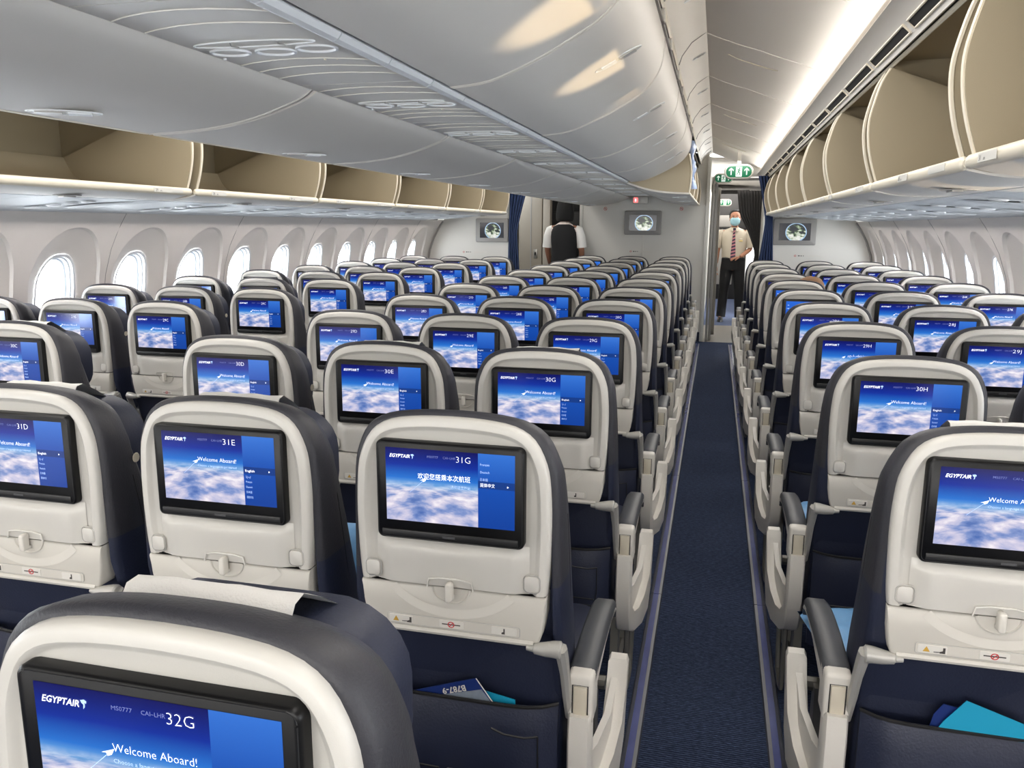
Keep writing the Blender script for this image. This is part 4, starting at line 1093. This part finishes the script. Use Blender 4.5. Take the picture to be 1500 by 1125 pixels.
# galley behind the left curtain
gl = thing('galley_unit', 'dark galley unit with beige door posts behind the woman in the left aisle', 'galley', (CX-1.1, 11.2, 0))
MB().box(-.20, .30, 0, .5, 0, 2.2, M_DARK, .01).build('cabinet', gl)
f = MB()
for z in (.5, .9, 1.3, 1.65): f.box(-.17, .27, -.012, 0, z, z+.32, M_BLACK2, .005)
f.box(-.02, .08, -.02, -.01, 1.85, 1.98, M_GREYF, .004); f.box(-.10, .0, -.02, -.01, 1.45, 1.58, M_BLACK2, .004); f.build('compartment_door', gl)
pn = thing('cabin_door', 'beige cabin door panel with small lock left of the dark galley', 'door', (CX-1.55, 10.9, 0))
MB().box(-.14, .18, 0, .08, 0, 2.15, mat('door_beige', (150, 142, 130), .5), .01).build('panel', pn)
MB().box(.20, .30, -.04, .1, 0, 2.15, mat('door_beige2', (164, 156, 144), .5), .01).build('post', pn)
f = MB(); f.box(.07, .12, -.012, 0, 1.02, 1.14, M_METAL, .004); f.tube([(.095, -.02, 1.10), (.095, -.02, 1.06)], .012, M_BLACK2, 8); f.build('lock', pn)
f = MB(); f.box(.02, .035, -.006, 0, .2, 2.0, M_GREYF); f.build('moulding', pn)
# far galley behind the steward
gf = thing('galley_unit', 'dark galley front with ovens and metal doors far behind the steward', 'galley', (.05, 17.2, 0))
MB().box(-.17, .55, 0, .6, 0, 2.2, M_DARK, .01).build('cabinet', gf)
f = MB(); f.box(-.1, .3, -.02, 0, 1.45, 1.68, M_GREYF, .01); f.box(-.1, .3, -.02, 0, 1.20, 1.40, M_METAL, .01); f.box(-.1, .3, -.02, 0, .3, 1.1, M_GREYF, .01); f.build('oven', gf)
js = thing('jump_seat', 'white sided crew seat housing beside the grey curtain', 'crew seat', (.66, 12.0, 0))
MB().prism([(0, .2), (.5, .2), (.45, 1.0), (.1, 1.25)], -.05, .05, M_PANEL, 'x').build('housing', js)
MB().box(-.03, .03, .55, 1.5, .2, 1.9, M_WALL, .02).build('door_lining', js)
# pale exit door lining, bright with daylight
dl = thing('exit_door', 'bright white aircraft door seen past the steward', 'door', (.95, 14.2, 0))
MB().box(-.45, .7, 0, .08, .0, 2.0, mat('door_white', (236, 234, 230), .5), .02).build('panel', dl)
f = MB(); f.disc((-.05, 1.35), .12, .17, -.004, M_FRAME, 24); f.build('viewing_window', dl)
area('door_daylight', (.80, 13.3, 1.9), (math.radians(-50), 0, math.radians(10)), .8, .5, 16, (.97, .98, 1))

# ------------------------------------------------------------------ people
def skinned(name, verts, edges, radii, m, parent=None, levels=2, root=0, loc=None):
    me = bpy.data.meshes.new(name); me.from_pydata([Vector(v) for v in verts], edges, []); me.materials.append(m)
    o = bpy.data.objects.new(name, me); COL.objects.link(o)
    if parent: o.parent = parent
    if loc: o.location = loc
    md = o.modifiers.new('skin', 'SKIN'); md.use_smooth_shade = True; md.branch_smoothing = .3
    for i, r in enumerate(radii):
        sv = me.skin_vertices[0].data[i]; sv.radius = r if isinstance(r, tuple) else (r, r); sv.use_root = (i == root)
    ss = o.modifiers.new('sub', 'SUBSURF'); ss.levels = levels; ss.render_levels = levels
    return o
def chain(V, E, R, pts, start=None):
    idx = []; prev = start
    for p, r in pts:
        V.append(p); R.append(r); i = len(V)-1; idx.append(i)
        if prev is not None: E.append((prev, i))
        prev = i
    return idx
def head(mb, c, r, mskin, turn=0):
    # lofted head with jaw, brow, nose; facing -y
    n = 20; loops = []
    prof = [(-.125, .30, .35, .01), (-.115, .48, .55, -.018), (-.09, .62, .72, -.016), (-.055, .74, .86, -.008), (-.015, .80, .95, 0), (.03, .83, 1.0, .004), (.07, .80, .98, .006), (.10, .66, .84, .008), (.12, .42, .56, .010), (.128, .1, .15, .012)]
    for z, kx, ky, yo in prof:
        L_ = []
        for i in range(n):
            a = 2*PI*i/n; x = .094*kx*math.cos(a); y = .100*ky*math.sin(a)+yo
            if math.sin(a) < -.85 and -.03 < z < .02: y -= .016          # nose ridge
            if math.sin(a) < -.6 and .02 < z < .05: y += .004            # brow hollow
            L_.append((c[0]+x*r, c[1]+y*r, c[2]+z*r))
        loops.append(L_)
    mb.loft(loops, mskin)
    for s in (-1, 1):
        mb.loft([[(c[0]+s*(.074+.004*k)*r, c[1]+(.012+.016*q*math.cos(2*PI*i/8))*r, c[2]+(-.005+.028*q*math.sin(2*PI*i/8))*r) for i in range(8)] for k, q in ((0, 1), (2, 1.05), (3, .7))], mskin)
def face(parent, c, r, glasses=False, mask=True):
    f = MB()
    for s in (-1, 1):
        n = 10
        f.loft([[(c[0]+s*.032*r+.013*r*math.cos(2*PI*i/n)*q, c[1]-.088*r-.004*k, c[2]+.018*r+.0065*r*math.sin(2*PI*i/n)*q) for i in range(n)] for k, q in ((0, 1), (1, .8))], mat('eye_white', (220, 215, 210)))
        f.disc((c[0]+s*.032*r, c[2]+.018*r), .006*r, .006*r, c[1]-.0935*r, M_INK, 10)
        f.box(c[0]+s*.032*r-.017*r, c[0]+s*.032*r+.017*r, c[1]-.094*r, c[1]-.086*r, c[2]+.036*r, c[2]+.041*r, M_INK, .001)
    f.build('eyes', parent)
    if mask:
        k = MB(); n = 14; loops = []
        for z, w, d in ((.012, .045, .112), (-.005, .066, .120), (-.035, .070, .122), (-.07, .064, .116), (-.098, .045, .100), (-.11, .03, .08)):
            loops.append([(c[0]+w*1.16*math.sin(a)*r, c[1]-d*r*(.35+.65*math.cos(a)), c[2]+z*r) for a in [(-1.25+2.5*i/(n-1)) for i in range(n)]])
        k.loft(loops, M_MASK, closed=False, cap0=False, cap1=False)
        for s in (-1, 1): k.tube([(c[0]+s*.073*r, c[1]-.055*r, c[2]-.02*r), (c[0]+s*.084*r, c[1]+.01*r, c[2]+.0*r)], .0015, M_MASK, 4)
        k.build('face_mask', parent)
def hand(parent, wrist, dirv, palm_n, m, curl=.5, side=1, name='hand'):
    d = Vector(dirv).normalized(); n = Vector(palm_n).normalized(); s = d.cross(n).normalized()*side; w = Vector(wrist)
    V, E, R = [], [], []
    root = chain(V, E, R, [(tuple(w), (.024, .018)), (tuple(w+d*.035), (.032, .016)), (tuple(w+d*.075), (.036, .014))])
    skinned(name, V, E, R, m, parent)
    for k, (off, L) in enumerate(((-.030, .062), (-.010, .075), (.010, .080), (.029, .072))):
        b = w+d*.078+s*off; c = curl
        p1 = b+(d*math.cos(c*.6)+n*math.sin(c*.6))*L*.45; p2 = p1+(d*math.cos(c*1.5)+n*math.sin(c*1.5))*L*.32; p3 = p2+(d*math.cos(c*2.2)+n*math.sin(c*2.2))*L*.23
        skinned('finger', [tuple(b-d*.02), tuple(b), tuple(p1), tuple(p2), tuple(p3)], [(0, 1), (1, 2), (2, 3), (3, 4)], [.009, .0095, .009, .008, .007], m, parent, 1)
    b = w+d*.03-s*.030; skinned('thumb', [tuple(w+d*.02-s*.012), tuple(b), tuple(b+(d*.7-s*.5+n*.3)*.032), tuple(b+(d*.9-s*.3+n*.5)*.058)], [(0, 1), (1, 2), (2, 3)], [.013, .0125, .011, .009], m, parent, 1)

def torso(mb, secs, m, n=24, p=2.4):
    loops = []
    for z, rx, ry, yo in secs: loops.append([(x, y+yo, z) for x, y in ell(0, 0, rx, ry, n, p)])
    mb.loft(loops, m)
# steward
st = thing('person', 'person standing in the far doorway in beige shirt, striped tie, face mask and black trousers', 'person', (.27, 13.1, 0))
V, E, R = [], [], []
sp = chain(V, E, R, [((.0, 0, .93), (.12, .08)), ((0, 0, 1.06), (.12, .08)), ((0, 0, 1.22), (.12, .08)), ((0, .0, 1.36), (.10, .06)), ((0, .0, 1.43), (.055, .05)), ((0, -.01, 1.50), (.05, .05))])
for s in (-1, 1):
    chain(V, E, R, [((s*.09, 0, .86), .088), ((s*.12, -.01, .48), .058), ((s*.135, .01, .10), .042), ((s*.15, -.06, .045), .035), ((s*.155, -.15, .035), .03)], sp[0])
chain(V, E, R, [((-.185, 0, 1.37), .055), ((-.235, .02, 1.12), .042), ((-.25, .0, .88), .030)], sp[3])
chain(V, E, R, [((.185, 0, 1.37), .055), ((.255, .02, 1.12), .042), ((.10, -.13, 1.00), .030)], sp[3])
skinned('body', V, E, R, M_SKIN, st)
f = MB(); torso(f, [(.955, .165, .118, 0), (1.0, .172, .124, -.002), (1.10, .178, .125, -.002), (1.22, .190, .124, -.002), (1.32, .198, .116, 0), (1.375, .190, .100, .004), (1.41, .140, .078, .006), (1.435, .075, .062, .004), (1.445, .062, .058, 0)], M_SHIRT)
for sx in (-1, 1): f.tube([(sx*.155, .0, 1.375), (sx*.192, .002, 1.352), (sx*.218, .008, 1.29), (sx*.238, .014, 1.20), (sx*.246, .016, 1.14)], [.052, .064, .066, .064, .067], M_SHIRT, 14)
f.build('shirt', st, 60)
f = MB(); torso(f, [(.80, .165, .11, 0), (.84, .175, .122, 0), (.90, .174, .124, 0), (.99, .168, .120, 0)], M_BLK)
for sx in (-1, 1): f.tube([(sx*.085, 0, .88), (sx*.092, 0, .78), (sx*.105, -.002, .62), (sx*.116, -.005, .48), (sx*.128, .0, .25), (sx*.138, .0, .07)], [.092, .094, .084, .074, .070, .070], M_BLK, 16)
f.build('trousers', st, 60)
f = MB(); f.box(-.168, .168, -.122, .12, .965, .995, M_BLACK2, .02); f.box(-.02, .02, -.128, -.118, .968, .992, M_METAL, .003); f.build('belt', st)
for s in (-1, 1):
    f = MB(); f.loft([[(s*.145+.045*math.cos(2*PI*i/12), -.06+.13*math.sin(2*PI*i/12), z) for i in range(12)] for z in (.0, .03)]+[[(s*.145+.036*math.cos(2*PI*i/12), -.04+.10*math.sin(2*PI*i/12), .075) for i in range(12)]], M_BLACK2); f.build('shoe', st)
hc = (0, -.01, 1.575)
f = MB(); head(f, hc, .98, M_SKIN); f.build('head', st, 50)
face(st, hc, .98)
f = MB(); n = 16
f.loft([[(hc[0]+.084*k*math.cos(2*PI*i/n), hc[1]+.02+.088*k*math.sin(2*PI*i/n)*(1 if math.sin(2*PI*i/n) > 0 else (.55 if z < 1.64 else (.84 if z < 1.68 else 1.15))), z) for i in range(n)] for k, z in ((.97, 1.56), (1.06, 1.60), (1.06, 1.65), (.90, 1.69), (.5, 1.712), (.1, 1.718))], M_HAIR); f.build('hair', st, 60)
# striped tie, badge, epaulettes
f = MB(); tm = [mat('tie_navy', (38, 34, 60), .6), mat('tie_stripe', (176, 110, 118), .6)]
for i in range(18):
    z1 = 1.42-.45*i/18; z0 = z1-.45/18; w = lambda z: .012+.024*min(1, (1.42-z)/.35)
    f.add([(-w(z1)-.006, -.128, z1-.01), (w(z1)-.006, -.128, z1+.01), (w(z0)-.006, -.130, z0+.01), (-w(z0)-.006, -.130, z0-.01)], [(0, 1, 2, 3)], tm[i % 2])
f.box(-.024, .018, -.135, -.115, 1.405, 1.435, tm[0], .006)
f.build('tie', st, 0)
f = MB(); f.box(.07, .125, -.130, -.120, 1.235, 1.252, mat('gold', (225, 200, 130), .3, metal=.6), .002); f.box(.08, .12, -.130, -.120, 1.268, 1.278, M_CREAM, .002); f.build('name_badge', st)
f = MB()
for s in (-1, 1): f.box(s*.17-.035, s*.17+.035, -.03, .03, 1.425, 1.437, M_BLK, .004)
f.build('epaulette', st)
f = MB()
for s in (-1, 1): f.add([(s*.01, -.115, 1.43), (s*.055, -.06, 1.445), (s*.06, -.09, 1.40), (s*.03, -.125, 1.385)], [(0, 1, 2, 3)], M_SHIRT)
f.build('collar', st, 0)
hand(st, (-.252, -.005, .86), (0, -.05, -1), (1, 0, 0), M_SKIN, .5, 1)
hand(st, (.10, -.135, 1.00), (-1, -.12, -.12), (0, .3, -1), M_SKIN, .55, -1)

# woman seen from behind in the left aisle
wo = thing('person', 'person seen from behind with black hair, white shirt and black waistcoat in the left aisle', 'person', (-1.866, 10.28, 0))
wo.scale = (1.03, 1.03, 1.03)
V, E, R = [], [], []
sp = chain(V, E, R, [((0, 0, .95), (.12, .09)), ((0, 0, 1.08), (.10, .07)), ((0, 0, 1.24), (.11, .07)), ((0, 0, 1.36), (.10, .06)), ((0, 0, 1.45), (.05, .05)), ((0, .01, 1.53), (.045, .045))])
for s in (-1, 1):
    chain(V, E, R, [((s*.085, 0, .86), .09), ((s*.09, .0, .48), .058), ((s*.09, .0, .09), .04), ((s*.09, .10, .03), .03)], sp[0])
    chain(V, E, R, [((s*.165, 0, 1.38), .048), ((s*.215, .02, 1.12), .038), ((s*.20, .16, .93), .028)], sp[3])
skinned('body', V, E, R, M_SKIN, wo)
f = MB(); torso(f, [(.98, .14, .10, 0), (1.20, .15, .10, 0), (1.34, .170, .096, 0), (1.385, .165, .085, 0), (1.42, .11, .07, 0), (1.46, .055, .055, 0)], mat('white_shirt', (225, 212, 205), .8))
for sx in (-1, 1): f.tube([(sx*.14, .0, 1.38), (sx*.175, .002, 1.36), (sx*.198, .006, 1.29), (sx*.212, .014, 1.20), (sx*.217, .016, 1.15)], [.045, .058, .060, .058, .060], M_CLOTH, 14)
f.build('blouse', wo, 60)
f = MB(); torso(f, [(.90, .170, .13, 0), (1.0, .160, .122, 0), (1.10, .150, .112, 0), (1.22, .162, .116, 0), (1.34, .166, .108, 0), (1.395, .150, .094, 0), (1.43, .085, .078, 0)], M_BLK); f.build('waistcoat', wo, 60)
f = MB(); torso(f, [(.78, .165, .12, 0), (.86, .178, .13, 0), (.94, .170, .125, 0)], M_BLK)
for sx in (-1, 1): f.tube([(sx*.085, 0, .86), (sx*.09, 0, .75), (sx*.092, 0, .48), (sx*.092, 0, .07)], [.09, .092, .078, .074], M_BLK, 16)
f.build('trousers', wo, 60)
f = MB(); head(f, (0, .03, 1.60), .95, M_SKIN); hd = f.build('head', wo, 50)
f = MB(); n = 20; loops = []
for z, k in ((1.465, .92), (1.47, 1.08), (1.50, 1.20), (1.55, 1.22), (1.60, 1.18), (1.65, 1.10), (1.70, .92), (1.735, .66), (1.755, .3)):
    loops.append([(.090*k*math.cos(2*PI*i/n)*(1+.02*math.sin(i*2.3)), .02+.100*k*math.sin(2*PI*i/n)*(1+.02*math.cos(i*3.1)), z) for i in range(n)])
f.loft(loops, M_HAIR); f.build('hair', wo, 60)
for s in (-1, 1): hand(wo, (s*.20, .17, .92), (0, 1, -.3), (0, -.2, -1), M_SKIN, .4, s)

# seated passenger of whom only the hair shows
pa = thing('person', 'person with brown hair sitting behind seat 25H, only the crown showing', 'person', (.535, 5.80, 0))
V, E, R = [], [], []
sp = chain(V, E, R, [((0, 0, .55), (.14, .10)), ((0, -.02, .75), (.13, .09)), ((.02, -.02, .86), (.11, .08)), ((.05, -.01, .93), (.05, .05)), ((.08, 0, .98), (.045, .045))])
for s in (-1, 1):
    chain(V, E, R, [((s*.09, .03, .56), .08), ((s*.10, .33, .56), .065), ((s*.10, .38, .12), .045)], sp[0])
    chain(V, E, R, [((s*.15, 0, .86), .045), ((s*.17, .05, .68), .038), ((s*.12, .22, .62), .03)], sp[2])
skinned('body', V, E, R, M_SKIN, pa)
V, E, R = [], [], []
sp = chain(V, E, R, [((0, 0, .58), (.15, .11)), ((0, -.02, .75), (.145, .10)), ((0, -.02, .87), (.12, .09))])
for s in (-1, 1): chain(V, E, R, [((s*.155, 0, .86), .052), ((s*.17, .04, .72), .045)], sp[2])
skinned('sweater', V, E, R, M_NAVY, pa)
f = MB(); head(f, (.10, .02, 1.005), .95, M_SKIN); f.build('head', pa, 50)
f = MB(); loops = []
for z, k in ((.95, .9), (.99, 1.1), (1.04, 1.12), (1.08, 1.0), (1.11, .75), (1.125, .35)):
    loops.append([(.10+.085*k*math.cos(2*PI*i/n), .005+.095*k*math.sin(2*PI*i/n), z) for i in range(n)])
f.loft(loops, M_BRHAIR); f.build('hair', pa, 60)
